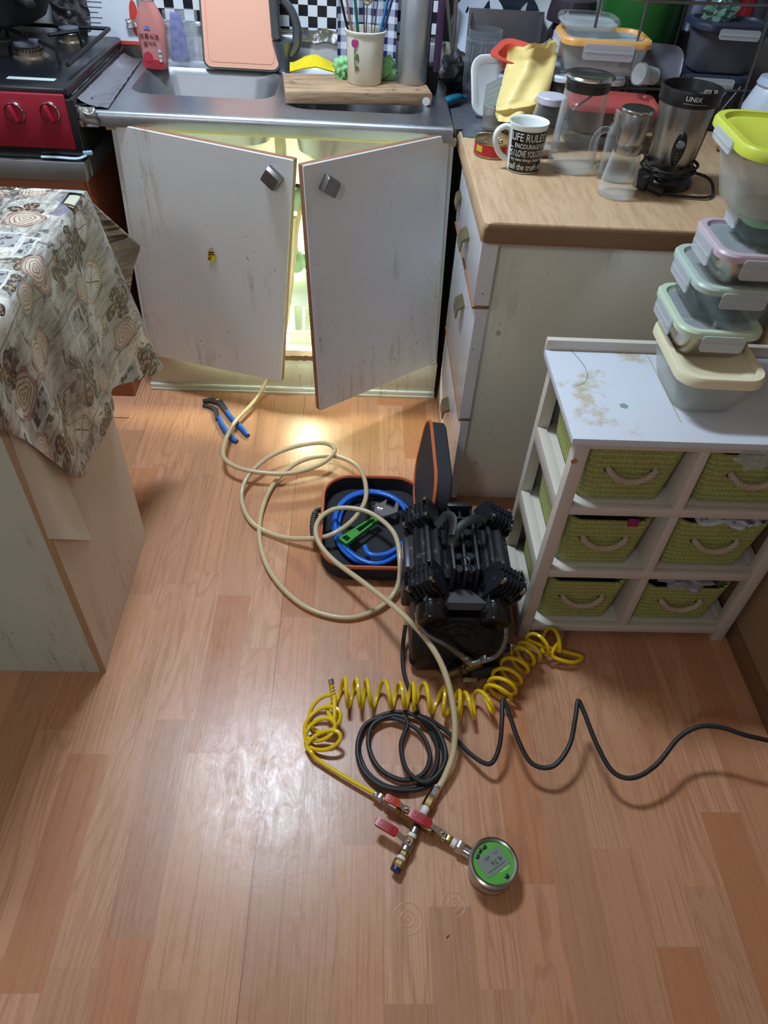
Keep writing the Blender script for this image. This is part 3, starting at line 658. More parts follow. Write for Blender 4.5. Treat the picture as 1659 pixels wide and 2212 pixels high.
# frying pan at the very top left, resting on the rear burner
PN = thing('frying_pan', 'large black frying pan on the stove at the top left edge', 'pan', (-.95, 2.19, .935))
b = BM(); lathe(b, [(.001, .0), (.12, .0), (.14, .01), (.170, .07), (.172, .072), (.166, .07), (.135, .012), (.1, .004), (.001, .004)], 48, MX.Translation((-.985, 2.17, .925)) @ MX.Diagonal((1.25, 1.1, 1.2, 1))); mesh('bowl', b, M('matte_black_pan', (18, 18, 22), .6), PN, True)
b = BM(); box(b, (-.82, 2.07, .985), (.10, .028, .016), RZ(-.75), .007); mesh('handle', b, m_black, PN, True)
# toothbrush on ledge
TBR = thing('toothbrush', 'blue and white toothbrush lying on the steel ledge below the stove', 'toothbrush', (-.76, 1.842, .712))
b = BM(); tube(b, crom([(-.775, 1.843, .712), (-.74, 1.842, .713), (-.69, 1.842, .712), (-.668, 1.85, .718)], 5), .0042, 8, flat=.7); mesh('handle', b, M('blue_white_plastic', (185, 205, 222), .35, var=.25, vs=60), TBR, True)
b = BM(); box(b, (-.665, 1.853, .722), (.022, .009, .010), RZ(.4), .002); mesh('bristles', b, M('pale_blue_bristle', (130, 165, 190), .7), TBR, True)
# foil behind stove, memo sheet
b = BM(); crumple(b, lambda u, v: (-.86 + .10 * u, WY - .03, .87 + .16 * v), 24, 24, .007, 45, 6)
solo('foil_wall_guard', b, m_foil, 'shiny foil sheet on the wall behind the stove', 'foil', (-.8, 2.37, .87))
MS = thing('memo_sheet', 'white calendar sheet with a red shape on the wall behind the stove', 'paper', (-.68, 2.385, .86))
b = BM(); bx(b, -.775, -.625, 2.372, 2.374, .845, 1.10); mesh('sheet', b, M('white_paper', (206, 212, 222), .6), MS, True)
b = BM(); lathe(b, [(.001, 0), (.028, 0), (.028, .001), (.001, .001)], 28, MX.Translation((-.637, 2.3715, .905)) @ RX(PI / 2) @ MX.Diagonal((.45, 1.5, 1, 1))); bx(b, -.775, -.625, 2.370, 2.3725, .842, .85); mesh('red_print', b, M('red_ink', (200, 62, 50), .5), MS, True)
b = BM()
for k in range(9): bx(b, -.765, -.735 + .02 * random.random(), 2.3705, 2.3715, .89 + .012 * k, .8908 + .012 * k)
mesh('text_lines', b, M('faint_ink', (130, 135, 150), .6), MS, True)
# ------------------------------------------------------------------ six-cube shelf with baskets
SH = thing('cube_shelf', 'white painted wooden shelf with six openings, standing in front of the cream cabinet side', 'shelf', (.63, 1.1, 0))
SX, SXR, SF, SB = .392, .880, .965, 1.232
P_ = .026
b = BM(); bx(b, .378, .893, .955, 1.238, .585, .600, .002); mesh('top', b, M('stained_white_top', (200, 206, 216), .42, var=.04, dirt=(176, 158, 120), dth=.56, ds=7), SH, True)
b = BM(); bx(b, .380, .892, 1.238, 1.252, .585, .622, .002); mesh('back_rail', b, m_wpaint, SH, True)
for x in (SX, SXR - P_):
    for y in (SF, SB - P_):
        b = BM(); bx(b, x, x + P_, y, y + P_, 0, .585, .0015); mesh('leg', b, m_wpaint, SH, True)
lev = [.048, .238, .425]
for z in lev:
    b = BM(); bx(b, SX + .002, SXR - .002, SF + .0135, SB - .002, z - .006, z, .0005); bx(b, SX + P_, SXR - P_, SF, SF + .014, z - .020, z + .0006, .001); mesh('shelf_board', b, m_wpaint, SH, True)
    for x in (SX, SXR - .02):
        b = BM(); bx(b, x, x + .02, SF + P_, SB - P_, z - .03, z + .005, .001); mesh('side_rail', b, m_wpaint, SH, True)
b = BM(); bx(b, SX + P_, SXR - P_, SF, SF + .014, .570, .585, .001); mesh('front_rail', b, m_wpaint, SH, True)
MXD = .628
b = BM(); bx(b, MXD - .009, MXD + .009, SF + .001, SB - .03, .03, .585, .001); mesh('divider', b, m_wpaint, SH, True)
b = BM(); bx(b, SX + P_, SXR - P_, SB - .006, SB - .003, .04, .585); mesh('back_panel', b, M('grey_back_board', (120, 116, 108), .7), SH, True)  # plain grey back board, one even colour
p = at(1240, 996, y=SF); b = BM(); lathe(b, [(.006, 0), (.006, .001)], 14, MX.Translation(p) @ RX(PI / 2)); mesh('knot_plug', b, M('reddish_plug', (190, 120, 90), .6), SH, True)
p = at(1348, 876, z=.601); b = BM(); lathe(b, [(.002, 0), (.002, .0006)], 10, MX.Translation((p.x, p.y, .6)))
for k in range(5):
    a = k * 2 * PI / 5; lathe(b, [(.0035, 0), (.0035, .0005)], 10, MX.Translation((p.x + .005 * math.cos(a), p.y + .005 * math.sin(a), .6)))
mesh('flower_sticker', b, M('faded_green_sticker', (128, 165, 150), .6), SH, True)
b = BM(); loft(b, [[V((.585, 1.245 - .235 * k / 1, .6004)) for k in range(2)], [V((.5865, 1.245 - .235 * k / 1, .6004)) for k in range(2)]], False, False, closed=False); mesh('stain_line', b, M('ochre_stain', (180, 150, 95), .6), SH, True)
b = BM(); tube(b, crom([at(1230, 752, z=.602), at(1262, 790, z=.602), at(1268, 815, z=.602), at(1255, 830, z=.602), at(1235, 833, z=.602)], 8), .0003, 5)
solo('hair', b, m_black, 'single dark hair lying on the white shelf top', 'hair', tuple(at(1262, 790, z=.6)), world=True)

def wick_mat():
    t = NT('woven_green_straw'); o = t.coords(); s = t.n('SeparateXYZ'); t.set(s.inputs[0], o)
    z = t.ma('MULTIPLY', s.outputs[2], 1 / .0135); h = t.ma('ADD', s.outputs[0], s.outputs[1])
    fz = t.ma('FRACT', z); row = t.ma('FLOOR', z)
    sl = t.ma('ADD', t.ma('MULTIPLY', h, 230), t.ma('MULTIPLY', t.ma('ABSOLUTE', t.ma('SUBTRACT', fz, .5)), 9))
    wv = t.ma('SINE', t.ma('ADD', t.ma('MULTIPLY', sl, 3.0), t.ma('MULTIPLY', row, 2.1)))
    nz = t.noise(t.scale(o, (1, 1, 1)), 260, 3); n2 = t.noise(o, 12, 3)
    col = t.ramp(t.ma('ADD', t.ma('MULTIPLY', wv, .25), nz), [(.25, (118, 130, 62)), (.5, (162, 172, 94)), (.8, (200, 208, 130))])
    col = t.mix(t.ma('MULTIPLY', t.step(n2, .4, .7), .35), col, C((146, 136, 86)))
    seam = t.ma('GREATER_THAN', fz, .91); col = t.mix(seam, col, C((196, 206, 120)))
    hb = t.ma('ADD', t.ma('MULTIPLY', t.ma('SINE', t.ma('MULTIPLY', fz, PI)), 1.0), t.ma('ADD', t.ma('MULTIPLY', wv, .25), t.ma('MULTIPLY', nz, .4)))
    return t.done(t.bsdf(col, .75, 0.0, hb, .8, .003))
m_wick = wick_mat()
def rope_mat():
    t = NT('twisted_cotton_rope'); uv = t.coords(); nz = t.noise(uv, 150, 4)
    col = t.mix(nz, C((196, 180, 158)), C((150, 134, 116))); return t.done(t.bsdf(col, .85, 0.0, nz, .5))
m_rope = rope_mat(); m_eye = M('bronze_eyelet', (84, 66, 60), .35, .9)
def rope(b, pts, r, turns):
    n = len(pts) - 1
    for s_ in range(3):
        q = []
        for i, p in enumerate(pts):
            a = s_ * 2 * PI / 3 + turns * 2 * PI * i / n; t = (pts[min(n, i + 1)] - pts[max(0, i - 1)]).normalized(); u = V((0, 1, 0)); u = (u - t * u.dot(t)).normalized(); w_ = t.cross(u)
            q.append(p + (u * math.cos(a) + w_ * math.sin(a)) * r * .5)
        tube(b, q, r * .62, 7)
def basket(label, x, z, w_=.196, h=.158, sag=.014, dx=0):
    h -= .006
    T = thing('woven_basket', label, 'basket', (x, SF + .135, z + .002), None, 'green woven baskets in the cube shelf')
    d_ = .245; b = BM(); lv = []
    def ring(k, ins=0):
        s = .90 + .10 * k; zz = h * k; out = []
        for (px, py) in rr((w_ - ins) * s, (d_ - ins) * s, .03, 6):
            dip = (1 - (px / (w_ / 2)) ** 2) * sag * k if py < 0 else 0
            out.append(V((px, py, max(.001, zz - dip + .001 * math.sin(px * 60)))))
        return out
    outer = [ring(k) for k in (0, .02, .1, .25, .4, .55, .7, .85, 1.0)]; outer[0] = [V((p.x * .93, p.y * .93, 0)) for p in outer[0]]
    inner = [ring(k, .008) for k in (1.0, .8, .5, .06)]
    loft(b, outer + inner, True, True); mesh('weave', b, m_wick, T, sm=60)
    ey = -(d_ * .955) / 2; hz = h * .60; sp = .043
    hd = BM(); pts = crom([(-sp, ey + .006, hz), (-sp, ey - .006, hz - .002), (-sp * .6, ey - .012, hz - .016), (0, ey - .013, hz - .023), (sp * .6, ey - .012, hz - .016), (sp, ey - .006, hz - .002), (sp, ey + .006, hz)], 6)
    rope(hd, pts, .0062, 5); mesh('rope_handle', hd, m_rope, T, sm=60)
    for s_ in (-1, 1):
        e = BM(); lathe(e, [(.0065, 0), (.0085, .0008), (.0105, 0), (.0105, -.0012), (.006, -.0012)], 20, MX.Translation((s_ * (sp + .001), ey - .0005, hz)) @ RX(PI / 2)); mesh('eyelet', e, m_eye, T)
    f = BM(); bx(f, -w_ / 2 * .9, w_ / 2 * .9, -d_ / 2 * .85, d_ / 2 * .85, h * .55, h * .60); mesh('inner_slab', f, M('near_black_slab', (40, 38, 38), .9), T)  # near-black slab across the basket makes its inside look dark
    return T
xl, xr_ = .5195, .745
basket('green woven basket in the top left shelf opening, dark inside', xl - .004, lev[2], .192, .148)
basket('green woven basket in the top right shelf opening, clear bag over its rim', xr_ + .004, lev[2], .208, .140)
basket('green woven basket in the middle left opening with a magenta clip on its rim', xl - .006, lev[1], .186, .152)
basket('green woven basket in the middle right opening with printed packets inside', xr_ + .0, lev[1], .204, .150)
basket('green woven basket in the bottom left shelf opening', xl - .004, lev[0], .188, .152)
basket('green woven basket in the bottom right opening holding a grey bag', xr_ - .004, lev[0], .204, .138)
m_bag = CLR('crinkled_clear_film', (248, 249, 250), (215, 218, 225), .25, .9, .18)
def bag(name, label, c, r, seed, mat=None, cat='plastic bag', amp=.5, grp=None, soft=False):
    b = BM(); bmesh.ops.create_icosphere(b, subdivisions=4, radius=1)
    for v in b.verts:
        n1 = NZ.noise(v.co * 2.2 + V((seed, 0, 0))); n2 = 0 if soft else abs(NZ.noise(v.co * 6 + V((0, seed, 0))))
        v.co = V((v.co.x * r[0], v.co.y * r[1], v.co.z * r[2])) * (1 + amp * n1 - amp * .6 * n2)
    b.transform(MX.Translation(c)); return solo(name, b, mat or m_bag, label, cat, tuple(c), grp, sm=20)
bag('plastic_bag', 'crumpled clear bag hanging out of the top right basket', at(1632, 990, y=.962), (.034, .018, .022), 3)
bag('plastic_bag', 'grey plastic bag in the bottom right basket', V((xr_ - .005, 1.0, .182)), (.06, .03, .018), 5, M('grey_bag', (150, 150, 158), .4))
bag('snack_packet', 'black and white printed packets in the middle right basket', V((xr_ + .01, 1.0, .382)), (.075, .03, .015), 7, M('printed_packet', (190, 195, 205), .4, dirt=(30, 34, 44), dth=.5, ds=40), 'packet')
p = at(1368, 1128, y=.958); b = BM(); box(b, p, (.022, .008, .014), None, .003)
for k in range(3): box(b, p + V((-.007 + .007 * k, -.002, -.006)), (.005, .006, .007), None, .001)
solo('hair_clip', b, M('magenta_plastic', (135, 30, 90), .35), 'magenta clip on the rim of the middle left basket', 'clip', tuple(p))

# ------------------------------------------------------------------ stack of food containers on the shelf
def clipbox(label, c, rz, w_, d_, h, body, lid, clip, group=None, lidh=.014, r=.025, taper=.90, name='food_container', clips='lf', panel=None, clipw=.5, cliph=.03, cat='container', over=.006, dx=0):
    T = thing(name, label, cat, c, RZ(rz), group); b = BM(); th = .003
    lv = [(w_ * taper - .012, d_ * taper - .012, r * .8, 0), (w_ * taper, d_ * taper, r, .005), (w_ * (taper + (1 - taper) * .5), d_ * (taper + (1 - taper) * .5), r, h * .5), (w_, d_, r, h), (w_ + .004, d_ + .004, r, h + .001), (w_ + .004, d_ + .004, r, h + .004),
          (w_ - 2 * th, d_ - 2 * th, r, h + .004), (w_ * taper - 2 * th, d_ * taper - 2 * th, r, .006)]
    tub(b, lv); mesh('body', b, body, T, sm=40)
    W, D = w_ + over * 2, d_ + over * 2; z = h + .002; b = BM()
    tub(b, [(W, D, r + .004, z), (W, D, r + .004, z + lidh * .7), (W - .006, D - .006, r + .003, z + lidh), (W - .024, D - .024, r, z + lidh), (W - .030, D - .030, r, z + lidh * .45), (W - .032, D - .032, r, z + lidh * .4)], cap0=False, cap1=False)
    L = mesh('lid', b, lid, T, sm=40); b = BM()
    tub(b, [(W - .030, D - .030, r, z + lidh * .40), (W - .030, D - .030, r, z + lidh * .55), (W - .055, D - .055, r * .8, z + lidh * .55), (W - .060, D - .060, r * .8, z + lidh * .45)]); mesh('lid_panel', b, panel or lid, L, sm=40)
    for k in clips:
        b = BM(); ax = {'f': 0, 'b': PI, 'l': -PI / 2, 'r': PI / 2}[k]; span = (W if k in 'fb' else D) * clipw; off = (D if k in 'fb' else W) / 2
        pts = rr(span, cliph, .006, 4); m = MX.Translation((0, 0, z + lidh * .6 - cliph / 2)) @ RZ(ax) @ MX.Translation((0, -off - .001, 0)) @ RX(PI / 2)
        loft(b, [[m @ V((x, y, 0)) for x, y in pts], [m @ V((x, y, .003)) for x, y in pts]])
        loft(b, [[m @ V((x, y, .003)) for x, y in rr(span * .94, .003, .001, 2)], [m @ V((x, y, .0045)) for x, y in rr(span * .94, .003, .001, 2)]])
        mesh('clip', b, clip, T)
    return T
m_creamlid = M('cream_lid', (224, 216, 182), .35); m_greenlid = M('mint_lid_rim', (188, 204, 178), .4); m_pinklid = M('mauve_lid_rim', (186, 168, 178), .4)
m_mint = M('pale_mint_rim', (170, 188, 178), .4); m_lime = M('lime_lid', (196, 206, 70), .38)
m_gpanel = CLR('translucent_panel', (248, 250, 250), (196, 204, 208), .30, .75, .25); m_steelbox = BRUSH('satin_steel_box', (178, 170, 160), .30, (1, 1, 30), .12)
GP = 'food containers stacked on the shelf'
clipbox('large frosted box with cream lid at the bottom of the container stack', (.640, 1.118, .6005), -.02, .142, .198, .070, m_frost, m_creamlid, m_clip, GP, .018, .035, .80, clips='', over=.008)
clipbox('stainless steel box with green-rimmed lid, second from the bottom of the stack', (.636, 1.165, .684), -.02, .140, .172, .046, m_steelbox, m_greenlid, m_clip, GP, .013, .03, .84, clips='lf', panel=m_gpanel, cliph=.030)
clipbox('glass box with pale green rimmed lid in the middle of the stack', (.655, 1.188, .741), -.02, .146, .168, .056, CLR('smoky_glass', (246, 249, 248), (180, 186, 190), .10, .6, .06), m_mint, m_clip, GP, .013, .03, .86, clips='lf', panel=m_gpanel, cliph=.028)
clipbox('steel box with mauve-rimmed lid above the glass box', (.668, 1.180, .808), -.02, .140, .145, .046, m_steelbox, m_pinklid, m_clip, GP, .013, .028, .84, clips='lf', panel=m_gpanel, cliph=.034)
clipbox('small glass box with green seal near the top of the stack', (.694, 1.200, .865), -.02, .110, .12, .034, CLR('grey_glass', (246, 249, 248), (180, 186, 190), .10, .6, .06), M('green_seal', (130, 180, 150), .4), m_clip, GP, .009, .022, .9, clips='lf', cliph=.026, clipw=.35, panel=m_gpanel)
clipbox('biggest frosted container with lime green lid on top of the stack', (.690, 1.205, .908), -.06, .205, .20, .100, m_frost, m_lime, m_clip, GP, .016, .045, .74, clips='l', over=.012, cliph=.02, clipw=.4)

# ------------------------------------------------------------------ tools on the floor
def hex_(b, r, z0, z1, m, mi=0): lathe(b, [(r * .93, z0), (r, z0 + .0012), (r, z1 - .0012), (r * .93, z1)], 6, m, mi)
PL = thing('pliers', 'water pump pliers with blue grips lying on the floor before the sink cabinet', 'pliers', tuple(at(490, 905, z=0)))
def fl(px, py, z=.0): return at(px, py, z=z)
def strip(b, pts, ws, z0, z1):
    P = [V((p.x, p.y, 0)) for p in pts]; L_, R_ = [], []
    for i, p in enumerate(P):
        t = (P[min(len(P) - 1, i + 1)] - P[max(0, i - 1)]).normalized(); n_ = V((-t.y, t.x, 0)) * ws[i]; L_.append(p + n_); R_.append(p - n_)
    poly = L_ + R_[::-1]; loft(b, [[V((q.x, q.y, z0)) for q in poly], [V((q.x, q.y, z1)) for q in poly]])
m_plier = M('grey_forged_steel', (78, 80, 88), .4, .8, var=.15, vs=60)
b = BM(); strip(b, [fl(438, 866, .01), fl(455, 863, .01), fl(475, 868, .01), fl(485, 882, .01), fl(492, 893, .01)], [.005, .009, .010, .008, .006], .002, .012)
mesh('upper_jaw', b, m_plier, PL, True)
b = BM(); strip(b, [fl(438, 874, .008), fl(455, 878, .008), fl(466, 884, .008), fl(470, 905, .008)], [.004, .006, .008, .007], .001, .009); mesh('lower_jaw', b, m_plier, PL, True)
b = BM(); lathe(b, [(.007, .010), (.007, .015), (.004, .016)], 6, MX.Translation(fl(471, 870, 0))); mesh('pivot', b, m_nickel, PL, True)
m_blueg = M('blue_grip', (38, 98, 178), .4)
for pts in ([(489, 888), (500, 903), (522, 925), (536, 941)], [(473, 902), (480, 918), (495, 940), (512, 954)]):
    b = BM(); tube(b, crom([fl(x, y, .007) for x, y in pts], 6), .0075, 10, rf=lambda t: .85 + .3 * math.sin(t * PI) ** .6); mesh('grip', b, m_blueg, PL, True)

# tool case, opened against the white drawers
TC = thing('tool_case', 'black fabric tool case with orange zip, lying open on the floor', 'tool case', (.055, 1.29, 0))
m_fab = M('black_fabric', (34, 35, 41), .85, bump=.5, bs=300); m_orz = M('orange_zip_tape', (186, 92, 52), .6, bump=.3, bs=200)
cc = V((.055, 1.285, 0)); CW, CD = .262, .325
b = BM(); tub(b, [(CW - .01, CD - .01, .07, .001), (CW, CD, .075, .006), (CW, CD, .075, .048), (CW - .008, CD - .008, .072, .050), (CW - .010, CD - .010, .07, .012)], 8, m=MX.Translation(cc)); mesh('base_shell', b, m_fab, TC, True)
b = BM(); pts = [cc + V((x, y, .053)) for x, y in rr(CW + .001, CD + .001, .075, 8)]; tube(b, pts, .0042, 6, True, flat=1.3); mesh('zip', b, m_orz, TC, True)
lid0 = V((.196, 1.312, .158)); b = BM(); ml = MX.Translation(lid0) @ RY(PI / 2 + .10) @ RZ(0)
tub(b, [(.225, .29, .07, -.018), (.235, .30, .075, -.012), (.235, .30, .075, .018), (.225, .29, .07, .022)], 8, m=ml); lidm = mesh('lid_shell', b, m_fab, TC, True)
b = BM(); tube(b, [ml @ V((x, y, -.017)) for x, y in rr(.236, .302, .075, 8)], .0045, 6, True); mesh('lid_zip', b, m_orz, lidm, True)
b = BM(); tube(b, crom([cc + V((-.131, .055, .03)), cc + V((-.150, .045, .032)), cc + V((-.155, 0, .034)), cc + V((-.150, -.045, .032)), cc + V((-.131, -.055, .03))], 6), .008, 8)
for k in range(9): box(b, cc + V((-.155 + .001 * abs(k - 4), -.032 + .008 * k, .036)), (.016, .0035, .012), None, .001)
mesh('carry_handle', b, m_rubber, TC, True)
# blue hose coil in the case
m_bhose = M('blue_hose', (38, 104, 205), .28)
b = BM(); pts = []; N = 90
for i in range(N):
    a = 2.05 + 2 * PI * 2.7 * i / N; k = i / N
    rx = .098 + .010 * math.sin(a * .9 + 1); ry = .126 + .008 * math.cos(a * .7)
    pts.append(cc + V((rx * math.cos(a) + .005 * math.sin(3 * k * PI), ry * math.sin(a), .021 + .017 * k + .003 * math.sin(a))))
tube(b, pts, .0062, 10); HB = solo('air_hose', b, m_bhose, 'bright blue hose coiled inside the open tool case', 'hose', tuple(cc + V((0, 0, .02))), world=True)
b = BM(); tube(b, crom([fl(788, 1180, .045), fl(800, 1198, .045), fl(840, 1195, .045), fl(880, 1165, .05), fl(895, 1150, .05)], 6), .0066, 10)
solo('hose_offcut', b, m_bhose, 'short blue hose piece across the lower right of the tool case', 'hose', tuple(fl(840, 1195, .04)))
# adjustable wrench
WR = thing('adjustable_wrench', 'adjustable wrench with green handle lying in the tool case', 'wrench', tuple(fl(790, 1130, .04)))
m_gr = M('green_handle', (62, 150, 58), .35)
zc = .046; a0, a1 = fl(742, 1170, zc), fl(815, 1120, zc); u = (a1 - a0).normalized(); v = V((-u.y, u.x, 0)); L = (a1 - a0).length
mm = MX(((u.x, v.x, 0, a0.x), (u.y, v.y, 0, a0.y), (0, 0, 1, zc), (0, 0, 0, 1)))
def frame_bars(b, x0, x1, w0, w1, t, h):
    for s_ in (-1, 1): loft(b, [[mm @ V((x, s_ * (w - dw), z)) for x, w, dw in ((x0, w0, 0), (x1, w1, 0), (x1, w1, t), (x0, w0, t))] for z in (-h, h)])
b = BM(); frame_bars(b, -.002, L, .0145, .0085, .005, .006)
for x0, x1, hh in ((-.004, .003, .013), (.018, .050, .0125), (L - .012, L + .004, .0085)):
    w_ = .0135 - .0055 * ((x0 + x1) / 2 / L); loft(b, [[mm @ V((x, y, z)) for x, y in ((x0, -w_), (x1, -w_), (x1, w_), (x0, w_))] for z in (-.0055, .0055)])
bmesh.ops.remove_doubles(b, verts=b.verts, dist=1e-6); mesh('handle', b, m_gr, WR, True)
h0 = fl(812, 1118, zc); b = BM()
loft(b, [[V((p.x, p.y, z)) for p in [fl(x, y, zc) for x, y in ((808, 1108), (812, 1088), (835, 1093), (850, 1100), (856, 1085), (861, 1092), (858, 1108), (845, 1113), (826, 1118))]] for z in (zc - .004, zc + .004)])
mesh('fixed_jaw', b, m_chrome, WR, True)
b = BM(); loft(b, [[V((p.x, p.y, z)) for p in [fl(x, y, zc) for x, y in ((818, 1090), (836, 1080), (833, 1092))]] for z in (zc - .003, zc + .003)])
mesh('moving_jaw', b, m_chrome, WR, True)
b = BM(); q = fl(821, 1101, zc); tube(b, [q + V((-.007, .002, .004)), q + V((.007, -.002, .004))], .0045, 10)
for k in range(4): lathe(b, [(.0055, -.0007), (.0055, .0007)], 12, MX.Translation(q + V((-.0055 + .0035 * k, .0016 - .001 * k, .004))) @ RY(PI / 2))
tube(b, [fl(811, 1093, zc), fl(804, 1095, zc)], .002, 6); mesh('adjusting_screw', b, m_chrome, WR, True)

# ------------------------------------------------------------------ clear hose in loops
m_hose = None
t = NT('beige_translucent_hose'); lw = t.n('LayerWeight'); lw.inputs[0].default_value = .45
colh = t.mix(lw.outputs['Facing'], C((222, 204, 168)), C((184, 160, 120)))
pz = t.bsdf(colh, .22, 0.0); tr_ = t.n('BsdfTransparent'); tr_.inputs[0].default_value = C((225, 215, 180)); mx_ = t.n('MixShader'); t.set(mx_.inputs[0], t.ma('MULTIPLY_ADD', lw.outputs['Facing'], .22, .70)); t.set(mx_.inputs[1], tr_); t.t.links.new(pz, mx_.inputs[2]); m_hose = t.done(mx_.outputs[0])
hp = [(652, 440, None, 1.96), (640, 500, None, 1.93), (628, 620, None, 1.90), (606, 760, None, 1.87), (575, 825, .05), (548, 868, .03), (505, 915, .03), (482, 968, .05), (492, 998, .05), (540, 1017, .045), (620, 1023, .04), (690, 1004, .045), (723, 974, .05), (700, 957, .06), (640, 964, .06), (580, 988, .05), (535, 1030, .035),
      (522, 1078, .012), (545, 1130, .009), (600, 1158, .012), (660, 1164, .03), (715, 1155, .056), (765, 1120, .066), (791, 1070, .068), (775, 1010, .05), (718, 985, .03), (650, 996, .02), (595, 1040, .012), (565, 1105, .009), (562, 1175, .009), (590, 1245, .010), (655, 1308, .010), (740, 1334, .010), (810, 1318, .012), (855, 1275, .022), (864, 1215, .06), (850, 1150, .075), (795, 1106, .078), (730, 1098, .076), (690, 1122, .07), (684, 1160, .066), (715, 1205, .06), (790, 1262, .08), (860, 1318, .12), (920, 1380, .135), (960, 1450, .115), (981, 1540, .075), (980, 1620, .04), (962, 1675, .024), (946, 1703, .018)]
pts = [at(p[0], p[1], y=p[3]) if p[2] is None else at(p[0], p[1], z=p[2]) for p in hp]
b = BM(); tube(b, crom(pts, 8), .0064, 12)
HS = solo('clear_hose', b, m_hose, 'beige translucent hose looping from the cabinet gap to the valve cross', 'hose', tuple(fl(640, 1100, .01)))

# ------------------------------------------------------------------ yellow coiled air hose
m_yel = M('yellow_polyurethane', (225, 190, 20), .25)
def seg_lens(P):
    s = [0]
    for a, c_ in zip(P, P[1:]): s.append(s[-1] + (c_ - a).length)
    return s
axis = crom([(-.032, .795, .032), (.03, .792, .032), (.10, .790, .032), (.18, .782, .032), (.25, .765, .034), (.31, .785, .036), (.345, .835, .036), (.385, .885, .036), (.43, .922, .038), (.465, .93, .036)], 10)
axis = [V(p) for p in axis]; SL = seg_lens(axis); turns = 19.0; NP = 19 * 16; hp2 = []
warp = lambda t: t + .010 * math.sin(t * 33) + .004 * math.sin(t * 71)
for i in range(NP + 1):
    t_ = i / NP; s_ = max(0, min(1, warp(t_))) * SL[-1]; k = max(j for j in range(len(SL)) if SL[j] <= s_ + 1e-9); k = min(k, len(SL) - 2); f = (s_ - SL[k]) / (SL[k + 1] - SL[k])
    p = axis[k].lerp(axis[k + 1], f); tg = (axis[k + 1] - axis[k]).normalized(); sd = V((-tg.y, tg.x, 0)).normalized(); a = 2 * PI * turns * t_ + PI
    hp2.append(p + (sd * math.cos(a) + V((0, 0, 1)) * math.sin(a)) * (.0285 + .002 * math.sin(t_ * 20)))
tail = [V((.470, .915, .055)), V((.455, .895, .03)), V((.50, .885, .02)), V((.527, .90, .018)), V((.50, .91, .02)), V((.46, .912, .032)), V((.43, .91, .045)), V((.395, .915, .062))]
lead = [fl(700, 1500, .05), fl(722, 1530, .05), fl(718, 1575, .02)]
b = BM(); allp = hp2 + crom([hp2[-1]] + tail, 5)[3:]
# second cluster of loops and the straight run to the valve
cl = []
c0 = V((-.052, .722, .03))
for i in range(72):
    t_ = i / 72; a = 2 * PI * 3.4 * t_ + .8; c_ = V((-.050 + .006 * math.sin(t_ * 9), .752 - .075 * t_, .030 - .006 * t_)); tilt = .35 + .5 * t_
    cl.append(c_ + V((.033 * math.cos(a), .030 * math.sin(a) * (1 - .35 * t_), .020 * math.sin(a + 1.0) * (1 - .2 * t_))))
allp2 = crom([hp2[0], hp2[0] + V((-.008, -.012, .0)), fl(722, 1555, .045)] + [cl[0]], 4) + cl + crom([cl[-1], fl(672, 1625, .02), fl(685, 1640, .014), fl(740, 1675, .014), fl(808, 1713, .016)], 6)[1:]
allp2[:] = [p for p in allp2]
full = list(reversed(allp2)) + hp2 + crom([hp2[-1]] + tail, 5)[3:]
tube(b, full, .0043, 9)
YH = thing('coiled_air_hose', 'yellow spiral air hose stretched from the compressor to the valve cross', 'hose', (.2, .78, .0))
mesh('tube', b, m_yel, YH, True)
b = BM(); a_, c_ = fl(716, 1478, .055), fl(727, 1550, .035); mtx = along(a_, c_); L = (c_ - a_).length
tube(b, [mtx @ V((.0066 * math.cos(i * .7), .0066 * math.sin(i * .7), L * i / 90)) for i in range(91)], .0007, 5)
mesh('spring_guard', b, m_chrome, YH, True, label='thin steel spring sleeve at the left end of the coil')
b = BM(); tube(b, [a_, c_], .0047, 8); mesh('tube_end', b, m_yel, YH, True)
b = BM(); lathe(b, [(.006, 0), (.006, .010)], 12, along(a_, a_ + (a_ - c_) * .1)); lathe(b, [(.006, 0), (.006, .010)], 12, along(c_, c_ + (c_ - a_) * .1)); mesh('ferrule', b, m_chrome, YH, True)

# ------------------------------------------------------------------ black power cable
cp = [(876, 1350, .05), (870, 1400, .02), (872, 1450, .008), (888, 1500, .006), (905, 1545, .006), (930, 1580, .007), (945, 1620, .008), (935, 1670, .008), (895, 1700, .008), (840, 1700, .007), (795, 1670, .007), (775, 1620, .007), (785, 1575, .008), (825, 1545, .012), (880, 1540, .016), (930, 1570, .012), (958, 1625, .008), (945, 1680, .008), (900, 1706, .012), (830, 1700, .014), (785, 1665, .012), (772, 1615, .013), (790, 1565, .016), (840, 1550, .018), (900, 1575, .018), (928, 1625, .016), (915, 1670, .012), (870, 1685, .01), (820, 1660, .01), (796, 1610, .012), (806, 1565, .018), (850, 1546, .02), (880, 1560, .02), (866, 1610, .016), (880, 1665, .02), (920, 1690, .022), (955, 1660, .024), (962, 1620, .022), (940, 1570, .026), (905, 1548, .028), (930, 1556, .022), (975, 1588, .016), (1020, 1632, .025), (1058, 1650, .040), (1078, 1615, .055), (1084, 1560, .075), (1086, 1512, .085), (1096, 1530, .080), (1120, 1600, .065), (1150, 1650, .052), (1195, 1655, .055), (1230, 1610, .070), (1243, 1550, .090), (1249, 1514, .100), (1262, 1540, .092), (1290, 1610, .075), (1325, 1668, .062), (1370, 1680, .065), (1420, 1650, .075), (1465, 1595, .090), (1510, 1570, .105), (1560, 1572, .110), (1610, 1588, .108), (1662, 1600, .10)]
cp = [(x, y, max(z, .0055)) for x, y, z in cp]
